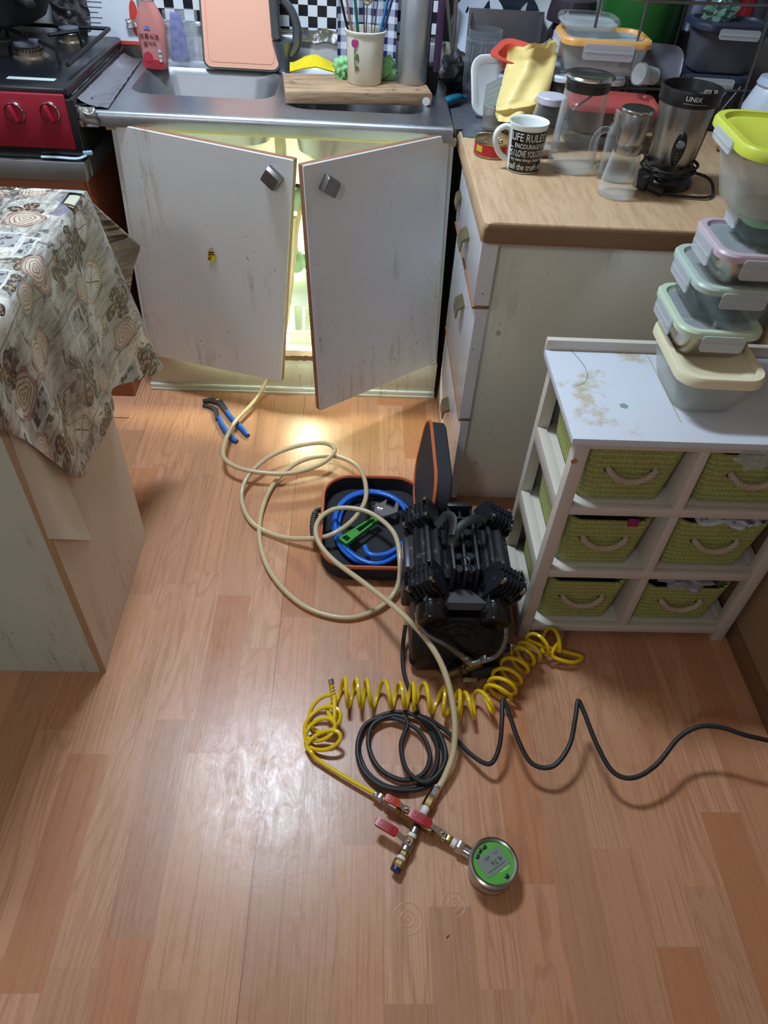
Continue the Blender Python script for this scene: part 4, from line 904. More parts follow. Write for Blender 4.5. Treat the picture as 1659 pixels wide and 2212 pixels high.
b = BM(); pts = crom([fl(*p) for p in cp], 7) + [V((.893, .66, .10))]
tube(b, pts, .0047, 9)
solo('power_cable', b, m_rubber, 'black cable coiled on the floor and waving off to the right wall', 'cable', tuple(fl(865, 1620, 0)))

# ------------------------------------------------------------------ valve cross with digital gauge
VM = thing('valve_manifold', 'brass pipe cross with red lever valves lying on the floor', 'valve assembly', (.14, .53, 0))
zc = .018
def seg(b, p, q, parts):
    """parts: (kind, r, t0, t1) along p->q"""
    m = along(p, q); L = (q - p).length
    for kind, r, t0, t1, mi in parts:
        if kind == 'h': hex_(b, r, t0 * L, t1 * L, m, mi)
        else: lathe(b, [(r * .92, t0 * L), (r, t0 * L + .0008), (r, t1 * L - .0008), (r * .92, t1 * L)], 18, m, mi)
pA, pX, pG = fl(808, 1714, zc), fl(905, 1775, zc), fl(1024, 1848, zc)
pT, pD = fl(943, 1702, zc), fl(853, 1882, zc)
m_tape = M('white_thread_tape', (222, 222, 215), .6)
mats = [m_brass, m_nickel, m_chrome, m_tape, M('dark_blue_collar', (28, 36, 90), .4)]
def vpart(nm, p, q, parts, lab=None): b = BM(); seg(b, p, q, parts); return mesh(nm, b, mats, VM, True, label=lab)
vpart('hose_coupling', pA, pX, [('c', .0075, 0, .10, 2), ('h', .0088, .10, .20, 2), ('c', .006, .20, .24, 1), ('h', .0092, .24, .34, 1)])
vpart('valve_body', pA, pX, [('c', .0085, .34, .52, 1), ('h', .0105, .52, .62, 0), ('h', .0100, .64, .92, 0)])
vpart('cross_fitting', fl(890, 1764, zc), fl(925, 1788, zc), [('c', .0105, -.2, 1.2, 0)])
vpart('valve_body', pX, pG, [('c', .0100, .0, .25, 1), ('h', .0112, .25, .42, 0), ('c', .008, .42, .50, 1), ('h', .0098, .50, .60, 0), ('c', .0085, .60, .68, 3)])
vpart('gauge_coupling', pX, pG, [('h', .0128, .70, .82, 2), ('c', .0105, .82, 1.02, 2)], 'bright chrome coupling')
vpart('hose_coupling', pT, pX, [('c', .0092, -.04, .03, 2), ('h', .0088, .03, .26, 2), ('h', .0108, .27, .58, 0), ('c', .0078, .58, .80, 3)])
vpart('valve_body', pX, pD, [('c', .0088, .12, .26, 1), ('c', .0082, .26, .34, 3), ('h', .0098, .34, .46, 0), ('c', .0105, .44, .62, 1), ('h', .0092, .62, .72, 0), ('c', .0085, .72, .79, 3)])
vpart('push_fitting', pX, pD, [('h', .0108, .79, .93, 0), ('c', .0098, .93, 1.0, 4)], 'brass push-in fitting with dark blue collar')
m_lev = M('red_lever_coat', (170, 34, 44), .35); m_levo = M('orange_lever_coat', (205, 66, 42), .4)
def lever(piv, end, red0, mt, w_=.0085, rz=.03, nm='lever'):
    piv = fl(piv[0], piv[1], .030); end = fl(end[0], end[1], .037); b = BM()
    u = (end - piv); L = u.length; m = along(piv, end)
    d = V((u.x, u.y, 0)).normalized(); s = V((-d.y, d.x, 0))
    def sect(t, w, h, z): c_ = piv + V((d.x, d.y, 0)) * L * t + V((0, 0, z)); return [c_ + s * a * w + V((0, 0, bq * h)) for a, bq in ((-1, -1), (1, -1), (1, 1), (-1, 1))]
    loft(b, [sect(-.10, .006, .001, 0), sect(.08, .0065, .001, 0), sect(.2, .0048, .001, .002), sect(.32, .005, .001, .006), sect(.5, .005, .001, .007)])
    for f in b.faces: f.material_index = 1
    loft(b, [sect(.34, .0055, .002, .006), sect(.38, .0078, .0035, .006), sect(.6, w_, .0042, .007), sect(.9, w_ * 1.02, .0042, .007), sect(.97, w_ * .9, .0038, .007), sect(1.0, w_ * .6, .003, .007)], mi=0)
    lv_ = mesh(nm, b, [mt, m_chrome], VM, True, sm=50)
    b = BM(); lathe(b, [(.0042, 0), (.0042, .001), (.0034, .0015)], 6, MX.Translation(piv + V((0, 0, .001)))); lathe(b, [(.0025, 0), (.0025, .004), (.0018, .0048)], 12, MX.Translation(piv + V((0, 0, .001)))); lathe(b, [(.004, -.012), (.004, 0)], 10, MX.Translation(piv)); mesh('lever_nut', b, m_brass, lv_, True)
    b = BM()
    for k in range(3):
        for j in range(5 if k % 2 == 0 else 4): q = piv + d * L * (.50 + .085 * j) + s * (-.004 + .004 * k) + V((0, 0, .0114)); box(b, q, (.0035, .0010, .0004), RZ(math.atan2(d.y, d.x) + .3 * (j % 2)))
    mesh('lever_print', b, M('dark_red_ink', (62, 14, 22), .6), lv_, True)
lever((878, 1748), (832, 1722), 0, m_levo, .0065)
lever((956, 1800), (884, 1755), 0, m_lev, .0088)
lever((882, 1818), (812, 1772), 0, m_lev, .0082)
# digital gauge
gx = fl(1068, 1873, .05); GC = V((gx.x, gx.y + .008, 0))
DG = thing('digital_gauge', 'round steel pressure gauge with green digital dial face, lying face up', 'gauge', tuple(GC), RZ(0))
b = BM(); lathe(b, [(.036, .0), (.040, .002), (.041, .006), (.041, .040), (.0435, .042), (.0445, .046), (.0435, .050), (.040, .052), (.0365, .050), (.036, .047)], 56, cap1=False); mesh('case', b, BRUSH('brushed_gauge_steel', (178, 176, 174), .28, (30, 30, 1), .15), DG)
b = BM(); lathe(b, [(.0365, .046), (.0365, .0478)], 56); dl = mesh('dial', b, M('green_dial', (74, 158, 48), .4), DG)
ga = math.radians(-148)   # reading direction of the dial on the floor
g0 = .0479
mD = RZ(ga) @ MX.Translation((0, 0, g0))
b = BM(); loft(b, [[mD @ V((x, y, 0)) for x, y in ((-.025, -.019), (.025, -.019), (.025, .0155), (-.025, .0155))], [mD @ V((x, y, .0006)) for x, y in ((-.025, -.019), (.025, -.019), (.025, .0155), (-.025, .0155))]]); scn = mesh('screen', b, M('grey_lcd', (118, 128, 118), .3), dl)
m_ink = M('lcd_ink', (28, 32, 30), .5)
mS = mD @ MX.Translation((0, 0, .0007))
letters('reading', '4.76', .0135, m_ink, scn, mS @ MX.Translation((-.018, -.004, 0)), ext=.00005)
letters('reading', '483', .009, m_ink, scn, mS @ MX.Translation((-.001, -.0145, 0)), ext=.00005)
letters('unit', 'kPa', .006, m_ink, scn, mS @ MX.Translation((-.018, -.0135, 0)), ext=.00005)
b = BM(); loft(b, [[mS @ V((x, y, 0)) for x, y in ((-.019, .0085), (.019, .0085), (.019, .0095), (-.019, .0095))], [mS @ V((x, y, .0001)) for x, y in ((-.019, .0085), (.019, .0085), (.019, .0095), (-.019, .0095))]]); mesh('scale_line', b, m_ink, scn)
letters('brand_print', 'KIMBOX', .0055, M('pale_green_print', (190, 220, 170), .5), dl, mD @ MX.Translation((-.021, .0165, 0)), ext=.0001)
for k in range(3):
    a = math.radians(118 + 21 * k); b = BM(); box(b, (.0295 * math.cos(a), .0295 * math.sin(a), g0 + .0005), (.0085, .0072, .0016), RZ(a - PI / 2), .0008); mesh('button', b, m_black, dl)
b = BM(); a = math.radians(-48); lathe(b, [(.0042, 0), (.0042, .0012), (.003, .0018)], 16, MX.Translation((.0305 * math.cos(a), .0305 * math.sin(a), g0))); mesh('button', b, m_black, dl)
b = BM(); grid(b, 12, 1, lambda u, v: V((.0413 * math.cos(-2.2 + 1.0 * u), .0413 * math.sin(-2.2 + 1.0 * u), .012 + .018 * v))); mesh('side_label', b, M('tan_label', (160, 140, 120), .5), DG)
m_ringm = M('pressed_floor_film', (184, 130, 96), .4)
# moulded rings on the floor covering and small crumbs
for (px, py, r, lab) in ((980, 1955, .021, 'raised ring mark pressed in the floor below the gauge'), (880, 1985, .026, 'fainter round mark in the floor, left of the raised ring')):
    c_ = fl(px, py); b = BM()
    for q in (r, r * .5, r * .2): lathe(b, [(q - .0026, -.0002), (q - .0012, .0002), (q, .00025), (q + .0012, -.0002)], 32, MX.Translation(c_), cap0=False, cap1=False)
    solo('floor_ring_mark', b, m_ringm, lab, 'mark', tuple(c_))
b = BM(); box(b, fl(967, 2023, .001), (.006, .002, .0015), RZ(.8), .0005); solo('floor_crumb', b, m_black, 'tiny dark crumb on the floor below the gauge', 'crumb', tuple(fl(967, 2023)))
# ------------------------------------------------------------------ twin-motor air compressor
CPx, CPy = .237, 1.02
CM = thing('air_compressor', 'dusty black twin-motor air compressor with finned cylinder heads', 'compressor', (CPx, CPy, 0))
m_cp = M('dusty_black_casting', (34, 35, 41), .38, .2, var=.3, vs=40, dirt=(96, 93, 90), dth=.56, ds=45, bump=.3, bs=150)
m_cpg = M('gloss_black_cap', (16, 16, 20), .14); m_shroud = M('black_shroud', (20, 20, 22), .35, var=.2)
def cpm(name, b, mt=None, par=None, lab=None, sm=35): return mesh(name, b, mt or m_cp, par or CM, False, sm, lab)
# housing (local coords: x across, y depth, z up)
b = BM(); loft(b, [[V((x, y, z)) for x, y in rr(w_, d_, .02, 4, (0, cy))] for w_, d_, cy, z in ((.196, .245, -.032, .010), (.206, .255, -.032, .026), (.208, .240, -.024, .085), (.196, .215, -.003, .125), (.15, .205, .0, .135))]); hs = cpm('housing', b, m_shroud)
b = BM(); bx(b, -.120, -.098, -.02, .09, .06, .200, .006); cpm('side_cover', b, M('grey_black_cover', (52, 52, 60), .4, var=.1))
# fan grille with triangular web on the sloping front
b = BM(); mg = MX.Translation((0, -.145, .075)) @ RX(math.radians(62))
for r_ in (.018, .036, .054, .066): tube(b, [mg @ V((r_ * math.cos(k * PI / 12), r_ * math.sin(k * PI / 12), 0)) for k in range(24)], .0011, 5, True)
for k in range(12):
    a = k * PI / 6; tube(b, [mg @ V((.015 * math.cos(a), .015 * math.sin(a), 0)), mg @ V((.066 * math.cos(a), .066 * math.sin(a), 0))], .001, 5)
    for r_ in (.036, .054): tube(b, [mg @ V((r_ * math.cos(a), r_ * math.sin(a), 0)), mg @ V(((r_ + .016) * math.cos(a + PI / 12), (r_ + .016) * math.sin(a + PI / 12), 0))], .0008, 5)
lathe(b, [(.016, 0), (.016, .002), (.001, .003)], 24, mg); cpm('fan_grille', b, m_black, hs)
# central motor with cooling slots
b = BM()
for s_ in (-1, 1): bx(b, s_ * .025 - .003, s_ * .025 + .003, -.08, .105, .13, .268, .001)
bx(b, -.003, .003, -.08, .105, .13, .262, .001); bx(b, -.028, .028, .095, .108, .13, .275, .003); bx(b, -.028, .028, .062, .068, .2, .27, .001)
for k in range(5): lathe(b, [(.011, 0), (.011, .03), (.009, .032)], 14, MX.Translation((-.013, -.06 + .035 * k, .215))); lathe(b, [(.011, 0), (.011, .03), (.009, .032)], 14, MX.Translation((.013, -.06 + .035 * k, .215)))
bx(b, -.026, .026, -.08, .1, .13, .20)
tube(b, [(.008 * math.cos(k * PI / 8), -.055 + .012 * math.sin(k * PI / 8), .262) for k in range(16)], .0018, 5, True)
cpm('motor_core', b)
b = BM(); loft(b, [[V((x, y, .19)) for x, y in ((-.03, -.08), (.03, -.08), (.05, -.125), (-.05, -.125))], [V((x, y, .205)) for x, y in ((-.012, -.082), (.012, -.082), (.045, -.118), (-.045, -.118))]]); cpm('front_saddle', b, M('dusty_grey_casting', (60, 59, 60), .6, var=.3, vs=60))
for s_ in (-1, 1):
    # ribbed cylinder between the heads
    b = BM(); cx = s_ * .068; prof = []
    N = 40
    for k in range(N):
        a = 2 * PI * k / N; r_ = .041 + (.0055 if (k // 2) % 2 else -.002); prof.append((cx + r_ * math.cos(a) * .95, .185 + r_ * 1.12 * math.sin(a)))
    loft(b, [[V((x, -.055, z)) for x, z in prof], [V((x, .085, z)) for x, z in prof]]); cyl = cpm('ribbed_cylinder', b)
    for fr in (-1, 1):
        # finned head, tilted outwards
        yc = -.078 if fr < 0 else .105
        mh = MX.Translation((s_ * .074, yc, .212)) @ RY(s_ * .62)
        b = BM(); loft(b, [[mh @ V((x, y, z)) for x, y in rr(w_, d_, .012, 3)] for w_, d_, z in ((.050, .044, -.05), (.058, .048, -.03), (.060, .050, .02), (.050, .042, .036))]); hd = cpm('cylinder_head', b)
        b = BM()
        for k in range(7):
            x_ = (-.033 + .011 * k); poly = [(-.031, -.01), (-.031, .026), (-.022, .043), (-.004, .045), (0, .036), (.004, .045), (.022, .043), (.031, .026), (.031, -.01)]
            m2 = mh @ MX.Translation((x_, 0, 0)) @ RZ(PI / 2) @ RX(PI / 2)
            loft(b, [[m2 @ V((p[0], p[1], -.0011)) for p in poly], [m2 @ V((p[0], p[1], .0011)) for p in poly]])
        # slanted outer fins
        for k in range(6):
            m3 = MX.Translation((s_ * (.096 + .0015 * k), yc - .026 + .0105 * k, .205 + .004 * (2.5 - abs(k - 2.5)))) @ RY(s_ * .95) @ RX(-.35)
            box(b, m3 @ V((0, 0, 0)), (.040, .0022, .034), m3.to_3x3())
        cpm('cooling_fins', b, None, hd)
        for px, py in ((-.028, -.024), (.028, .024), (.028, -.024)):
            b = BM(); mb = mh @ MX.Translation((px, py, .030)); lathe(b, [(.0045, 0), (.0045, .014), (.0036, .015), (.0022, .015), (.0022, .011)], 14, mb, cap1=True); cpm('bolt', b, m_nickel, hd)
    # intake cap pointing forward
    b = BM(); mc = MX.Translation((s_ * .066, -.098, .186)) @ RX(math.radians(104))
    lathe(b, [(.032, -.01), (.0325, .014), (.031, .016), (.031, .020), (.0335, .022), (.0335, .046), (.031, .050), (.001, .0505)], 40, mc); cpm('intake_cap', b, m_cpg)
    if s_ > 0:
        b = BM(); mq = mc @ MX.Translation((-.025, .018, .030)) @ RX(-PI / 2) ; lathe(b, [(.0035, 0), (.0035, .004)], 12, mc @ MX.Translation((-.024, .0205, .030)) @ RY(-1) @ RX(-.7)); cpm('port', b, m_black)
# rubber carrying strap over the middle
b = BM(); pts = crom([(-.055, .045, .262), (-.035, .055, .285), (-.022, .035, .292), (-.028, .0, .28)], 6); tube(b, pts, .010, 8, flat=.35)
pts = crom([(-.026, -.012, .262), (-.012, .012, .290), (.018, .035, .296), (.045, .050, .280), (.05, .052, .262)], 6); tube(b, pts, .010, 8, flat=.35); cpm('strap', b, m_rubber)
# warning label on the left flank
b = BM(); bx(b, -.1215, -.1205, .03, .075, .09, .17); cpm('side_label', b, M('label_print', (170, 150, 140), .5, dirt=(60, 80, 160), dth=.5, ds=60))
# braided hoses to the brass tee
def W2(px, py, y): p = at(px, py, y=y); return p - V((CPx, CPy, 0))
t = NT('braided_steel'); o = t.coords(); v_ = t.n('TexChecker'); t.set(v_.inputs[0], o); v_.inputs['Scale'].default_value = 900
m_braid = t.done(t.bsdf(t.mix(v_.outputs[1], C((150, 152, 155)), C((88, 90, 95))), .32, .85, t.noise(o, 700, 2), .5))
pa = [W2(905, 1350, .885), W2(925, 1372, .868), W2(962, 1392, .855), W2(990, 1412, .85), W2(1010, 1428, .85)]
b = BM(); tube(b, crom(pa, 6), .0058, 10); h1 = cpm('braided_hose', b, m_braid)
b = BM(); a_, c_ = W2(903, 1318, .90), W2(908, 1352, .885); seg(b, a_, c_, [('h', .009, .1, .45, 0), ('h', .0105, .5, .95, 0)]); cpm('hose_nut', b, [M('pale_brass', (190, 178, 150), .35, .9)], h1)
b = BM(); seg(b, W2(1003, 1422, .85), W2(1025, 1440, .848), [('c', .0068, -.4, .05, 0), ('h', .0095, .1, .75, 0)]); cpm('hose_nut', b, [m_nickel], h1)
pb = [W2(1092, 1352, .885), W2(1093, 1375, .87), W2(1085, 1400, .858), W2(1070, 1418, .852), W2(1045, 1428, .85)]
b = BM(); tube(b, crom(pb, 6), .0058, 10); h2 = cpm('braided_hose', b, m_braid)
b = BM(); seg(b, W2(1052, 1422, .85), W2(1022, 1434, .85), [('h', .0088, .0, .38, 0), ('c', .0072, .38, .9, 0)]); cpm('hose_nut', b, [m_nickel], h2)
b = BM(); seg(b, W2(1040, 1432, .848), W2(970, 1458, .845), [('c', .0085, .0, .45, 0), ('h', .011, .45, .62, 0), ('c', .0125, .62, 1.0, 0)]); cpm('brass_tee', b, [M('dull_brass', (112, 96, 68), .4, .9, var=.2, vs=60)])
b = BM(); tube(b, [W2(1015, 1452, .85), W2(1075, 1448, .855)], .016, 16); cpm('pressure_switch', b, m_black)
b = BM(); q = W2(1013, 1472, .835); box(b, (q.x, q.y, .02), (.032, .012, .020), RX(.5), .003); cpm('outlet_tap', b, M('tap_brass', (150, 138, 110), .35, .9))
b = BM(); tube(b, [W2(1082, 1400, .90), W2(1100, 1398, .90)], .011, 14); cpm('outlet_collar', b, M('navy_collar', (22, 26, 40), .35))
b = BM(); seg(b, W2(1100, 1398, .90), W2(1135, 1402, .90), [('h', .008, 0, .35, 0), ('c', .006, .35, 1, 0)]); cpm('outlet_coupling', b, [m_chrome])
for sx in (-1, 1):
    for sy in (-1, 1):
        b = BM(); lathe(b, [(.012, 0), (.014, .004), (.012, .01)], 14, MX.Translation((sx * .08, sy * .11 - .01, 0))); cpm('foot', b, m_rubber)
# ------------------------------------------------------------------ things on the worktop
TZ = .7855
def zat(px, py, y): return at(px, py, y=y).z
# mug
MG = thing('mug', 'white mug with black printed wrap and handle to the left, near the worktop edge', 'mug', (.366, 1.700, TZ))
b = BM(); lathe(b, [(.001, .0), (.0345, 0), (.0365, .002), (.0375, .01), (.0425, .095), (.0440, .0985), (.0435, .1005), (.0415, .100), (.0395, .094), (.035, .008), (.001, .006)], 56); mesh('cup', b, m_wcer, MG, sm=60)
def rad(z): return .0371 + (.0425 - .0375) / .085 * (z - .01) + .0011
b = BM(); A0, A1 = math.radians(-152), math.radians(85)
grid(b, 48, 6, lambda u, v: (lambda a, z: V((rad(z) * math.cos(a), rad(z) * math.sin(a), z)))(A0 + (A1 - A0) * u, .004 + .084 * v)); mesh('black_wrap', b, M('black_mug_print', (18, 18, 20), .18), MG, sm=80)
b = BM(); tube(b, crom([(-.036, 0, .082), (-.052, -.003, .088), (-.068, -.006, .078), (-.070, -.006, .058), (-.058, -.004, .034), (-.040, 0, .020)], 8), .0062, 12, rf=lambda t: 1.0); mesh('handle', b, m_wcer, MG, sm=80)
m_mt = M('mug_lettering', (225, 225, 220), .3)
def mugtxt(s_, size, a_deg, z, sx=1.0, rot=0, lab=None):
    a0 = math.radians(a_deg)
    def bend(c):
        x, y = c.x, c.y
        if rot: x, y = -c.y, c.x
        zz = z + y; a = a0 + x / .040; r = rad(zz) + .0003 + c.z
        return V((r * math.cos(a), r * math.sin(a), zz))
    return letters('print', s_, size, m_mt, MG, MX.Identity(4), bend, sx, .0001)
mugtxt('LIFE RULES', .0225, -150, .069, .72); mugtxt('SAY', .0135, -141, .035, 1.0, 1); mugtxt('ENCOURAGE EACH', .0135, -136, .0545, .70)
mugtxt('I LOVE YOU DO YOUR', .0195, -137, .0370, .50); mugtxt('try new things listen to', .0090, -146, .0280, .95); mugtxt('tell the truth and', .0190, -149, .0095, .70)
# tuna can
CN = thing('food_can', 'red pull-ring can with yellow patch behind the mug handle', 'can', (.308, 1.79, TZ))
b = BM(); lathe(b, [(.040, 0), (.043, .001), (.0435, .003), (.0425, .005)], 48); lathe(b, [(.0425, .028), (.0438, .030), (.0438, .033), (.0422, .033), (.0415, .030), (.001, .0295)], 48); mesh('tin_rims', b, M('gold_tin', (170, 150, 110), .3, .95), CN)
b = BM(); lathe(b, [(.0425, .004), (.0428, .0055), (.0428, .027), (.0425, .029)], 48, cap0=False, cap1=False); mesh('label_band', b, M('red_can_label', (176, 38, 42), .35, var=.15, vs=120), CN)
b = BM(); grid(b, 8, 1, lambda u, v: V((.0431 * math.cos(-2.75 + .45 * u), .0431 * math.sin(-2.75 + .45 * u), .012 + .013 * v))); mesh('yellow_patch', b, M('yellow_print', (196, 176, 50), .4), CN)
b = BM(); tube(b, [(.012 + .009 * math.cos(k * PI / 8), -.004 + .006 * math.sin(k * PI / 8), .032) for k in range(16)], .0012, 6, True); lathe(b, [(.026, .0296), (.026, .0305), (.025, .0308), (.024, .0296)], 36, cap0=False, cap1=False); mesh('pull_ring', b, m_chrome, CN)
# glass pitcher
PI_ = thing('glass_pitcher', 'tall clear glass bottle with steel and black lid, metal stirrer inside', 'pitcher', (.482, 1.722, TZ))
b = BM(); H_ = .182; lathe(b, [(.001, 0), (.048, 0), (.053, .004), (.0535, .012), (.050, .10), (.047, .16), (.048, H_), (.0455, H_), (.0445, .16), (.0475, .10), (.0505, .014), (.001, .009)], 48); mesh('body', b, m_glass, PI_, sm=60)
b = BM(); lathe(b, [(.046, H_ - .022), (.0475, H_ - .020), (.0478, H_), (.046, H_ + .001)], 48); k = mesh('stopper', b, m_black, PI_)
b = BM(); lathe(b, [(.046, H_), (.0535, H_ + .002), (.0545, H_ + .005), (.052, H_ + .008), (.04, H_ + .006), (.036, H_ + .004), (.001, H_ + .004)], 48); mesh('steel_cap', b, m_chrome, k)
b = BM(); tube(b, [V((-.030, -.03, H_ - .055)), V((.02, -.02, H_ - .018))], .0025, 8); mesh('stirrer', b, m_chrome, PI_)
# lidded jar with blue-white strip
JR = thing('glass_jar', 'small clear jar with translucent white lid behind the mug', 'jar', (.440, 1.85, TZ))
b = BM(); lathe(b, [(.001, 0), (.034, 0), (.037, .004), (.037, .075), (.031, .096), (.030, .104), (.028, .104), (.029, .094), (.0345, .074), (.0345, .008), (.001, .006)], 36); mesh('body', b, m_glass, JR, sm=60)
b = BM(); lathe(b, [(.032, .098), (.034, .100), (.034, .112), (.032, .114), (.001, .114)], 36); mesh('lid', b, M('milky_lid', (190, 190, 205), .35), JR)
b = BM(); grid(b, 6, 4, lambda u, v: V((.0376 * math.cos(-.75 + .32 * u), .0376 * math.sin(-.75 + .32 * u), .008 + .065 * v))); mesh('label', b, M('white_label', (205, 210, 225), .4), JR)
b = BM(); grid(b, 6, 4, lambda u, v: V((.0380 * math.cos(-.60 + .12 * u), .0380 * math.sin(-.60 + .12 * u), .04 + .033 * v))); mesh('label_stripe', b, M('blue_stripe', (40, 60, 150), .4), JR)
# mason jar mug
MJ = thing('handled_glass_jar', 'clear glass jar mug with thick handle and ribbed neck', 'glass', (.573, 1.672, TZ))
b = BM(); lathe(b, [(.001, 0), (.034, 0), (.038, .004), (.038, .09), (.036, .105), (.031, .112), (.031, .117), (.033, .119), (.031, .122), (.033, .126), (.031, .129), (.033, .135), (.031, .138), (.029, .138), (.028, .112), (.0335, .10), (.0355, .09), (.0355, .009), (.001, .008)], 40); mesh('body', b, m_glass, MJ, sm=50)
b = BM(); tube(b, crom([(-.033, -.004, .098), (-.052, -.008, .100), (-.066, -.010, .085), (-.068, -.010, .060), (-.060, -.009, .038), (-.046, -.007, .025), (-.036, -.004, .018)], 8), .0065, 12); bmesh.ops.create_icosphere(b, subdivisions=2, radius=.010, matrix=MX.Translation((-.042, -.006, .02))); mesh('handle', b, m_glass, MJ, sm=80)
# oil bottle with steel grinder
OB = thing('oil_bottle', 'small conical glass bottle with tall steel cap at the front of the worktop', 'bottle', (.552, 1.572, TZ))
b = BM(); lathe(b, [(.001, 0), (.036, 0), (.0395, .004), (.040, .010), (.0385, .02), (.029, .088), (.027, .088), (.036, .02), (.037, .010), (.001, .007)], 48); mesh('glass_body', b, m_glass, OB, sm=60)
b = BM(); lathe(b, [(.0275, .086), (.0285, .088), (.0285, .106), (.0280, .107), (.0285, .108), (.0290, .160), (.028, .162)], 48); kk = mesh('steel_sleeve', b, m_steelv, OB)
b = BM(); lathe(b, [(.028, .163), (.0325, .164), (.0328, .167), (.0315, .169), (.001, .169)], 48); mesh('disc_cap', b, m_chrome, kk)
# blender motor base
BL = thing('blender_base', 'brushed steel and black blender motor base with its cord wrapped round the foot', 'blender', (.680, 1.650, TZ))
b = BM(); lathe(b, [(.001, 0), (.056, 0), (.060, .004), (.060, .016), (.052, .026), (.046, .032), (.044, .04)], 48); mesh('foot', b, m_black, BL)
b = BM(); lathe(b, [(.0455, .034), (.047, .036), (.0585, .166), (.0580, .168)], 56); st_ = mesh('steel_shell', b, m_steelv, BL)
b = BM(); lathe(b, [(.0585, .165), (.0620, .168), (.0630, .192), (.0620, .195), (.058, .195), (.056, .185), (.054, .176), (.001, .174)], 56); rm = mesh('black_rim', b, m_black, BL)
b = BM(); grid(b, 10, 10, lambda u, v: (lambda a, z: V(((.0475 + .012 * (z - .036) / .13 + .0012) * math.cos(a), (.0475 + .012 * (z - .036) / .13 + .0012) * math.sin(a), z)))(-.55 + .36 * u, .034 + .14 * v)); mesh('black_spine', b, m_black, BL)
def onb(a, z, e=0): r = .047 + .0115 * (z - .036) / .13 + e; return V((r * math.cos(a), r * math.sin(a), z))
ac = math.radians(-101); b = BM(); NN = 28
ell = lambda s_, e: [onb(ac + s_ * .0135 / .052 * math.cos(2 * PI * k / NN), .088 + s_ * .034 * math.sin(2 * PI * k / NN), e) for k in range(NN)]
loft(b, [ell(1, .0002), ell(.96, .0022), ell(.5, .0030)]); pn = mesh('control_plate', b, m_black, BL, sm=60)
b = BM(); cpt = onb(ac, .098, .003); nrm_ = V((math.cos(ac), math.sin(ac), 0)); lathe(b, [(.0085, 0), (.0085, .003), (.0075, .004), (.001, .004)], 24, along(cpt, cpt + nrm_)); mesh('dial_button', b, m_chrome, pn)
def bb(c):
    a = math.radians(-118) + c.x / .062; r = .0632 + c.z; return V((r * math.cos(a), r * math.sin(a), .180 + c.y))
letters('brand_print', 'UNIX', .0125, M('white_print', (225, 225, 225), .4), rm, MX.Identity(4), bb, 1.05, .0001)
b = BM(); grid(b, 14, 1, lambda u, v: V((.0633 * math.cos(-2.10 + .80 * u), .0633 * math.sin(-2.10 + .80 * u), .1745 + .0012 * v))); mesh('small_print', b, M('grey_print', (140, 140, 140), .4), rm)
b = BM(); 
for k, (dz, w_) in enumerate(((.061, .004), (.067, .003), (.073, .004), (.079, .003))): q = onb(ac, dz, .0032); box(b, q, (w_, .0006, .0012), RZ(ac + PI / 2))
mesh('plate_marks', b, M('grey_marks', (120, 120, 120), .5), pn)
b = BM(); bx(b, .020, .032, -.052, -.050, .183, .200); box(b, (.015, -.051, .197), (.018, .002, .006)); mesh('white_lug', b, m_wpaint, rm)
b = BM(); pts = []
for i in range(60):
    a = -2.4 + 4 * PI * i / 60 ; pts.append(V(((.057 + .004 * math.sin(i)) * math.cos(a), (.057 + .004 * math.sin(i)) * math.sin(a), .034 + .018 * i / 60 + .004 * math.sin(a + 1))))
pts += crom([pts[-1], V((.075, -.03, .030)), V((.095, -.055, .006)), V((.070, -.085, .005)), V((.02, -.085, .005)), V((-.03, -.08, .006))], 6)[1:]
tube(b, pts, .0033, 7); mesh('power_cord', b, m_rubber, BL)
b = BM(); tube(b, [V((-.028, -.081, .010)), V((-.060, -.068, .018))], .010, 10); box(b, (-.066, -.055, .022), (.03, .036, .032), RZ(.5), .006); mesh('plug', b, m_black, BL)

# ---- left rear of the worktop
TU = thing('plastic_tumbler', 'tall clear plastic tumbler with screw rim beside the steel tray', 'tumbler', (.322, 2.235, TZ))
H_ = .165; b = BM(); lathe(b, [(.001, 0), (.036, 0), (.042, .006), (.045, .03), (.047, H_ - .03), (.0495, H_ - .028), (.0495, H_ - .022), (.0455, H_ - .020), (.0462, H_ - .014), (.045, H_ - .010), (.0462, H_ - .005), (.045, H_), (.0435, H_), (.0445, H_ - .03), (.0425, .03), (.001, .005)], 40); mesh('body', b, m_clear, TU, sm=50)
b = BM()
for k in range(8): a = k * PI / 4; tube(b, [V((.0455 * math.cos(a), .0455 * math.sin(a), .03)), V((.0475 * math.cos(a), .0475 * math.sin(a), H_ - .032))], .0008, 5)
mesh('ribs', b, m_frost, TU)
b = BM(); tub(b, [(.205, .012, .004, 0), (.205, .012, .004, .196)], m=MX.Translation((.385, 2.31, TZ)) @ RX(-.06)); bx(b, .285, .288, 2.30, 2.37, TZ, TZ + .19); bx(b, .482, .485, 2.30, 2.37, TZ, TZ + .19)
solo('steel_dish_tray', b, BRUSH('dark_satin_steel', (140, 140, 146), .4, (1, 1, 1), .1, .9), 'upright grey steel tray holding plates at the back', 'tray', (.385, 2.31, TZ))
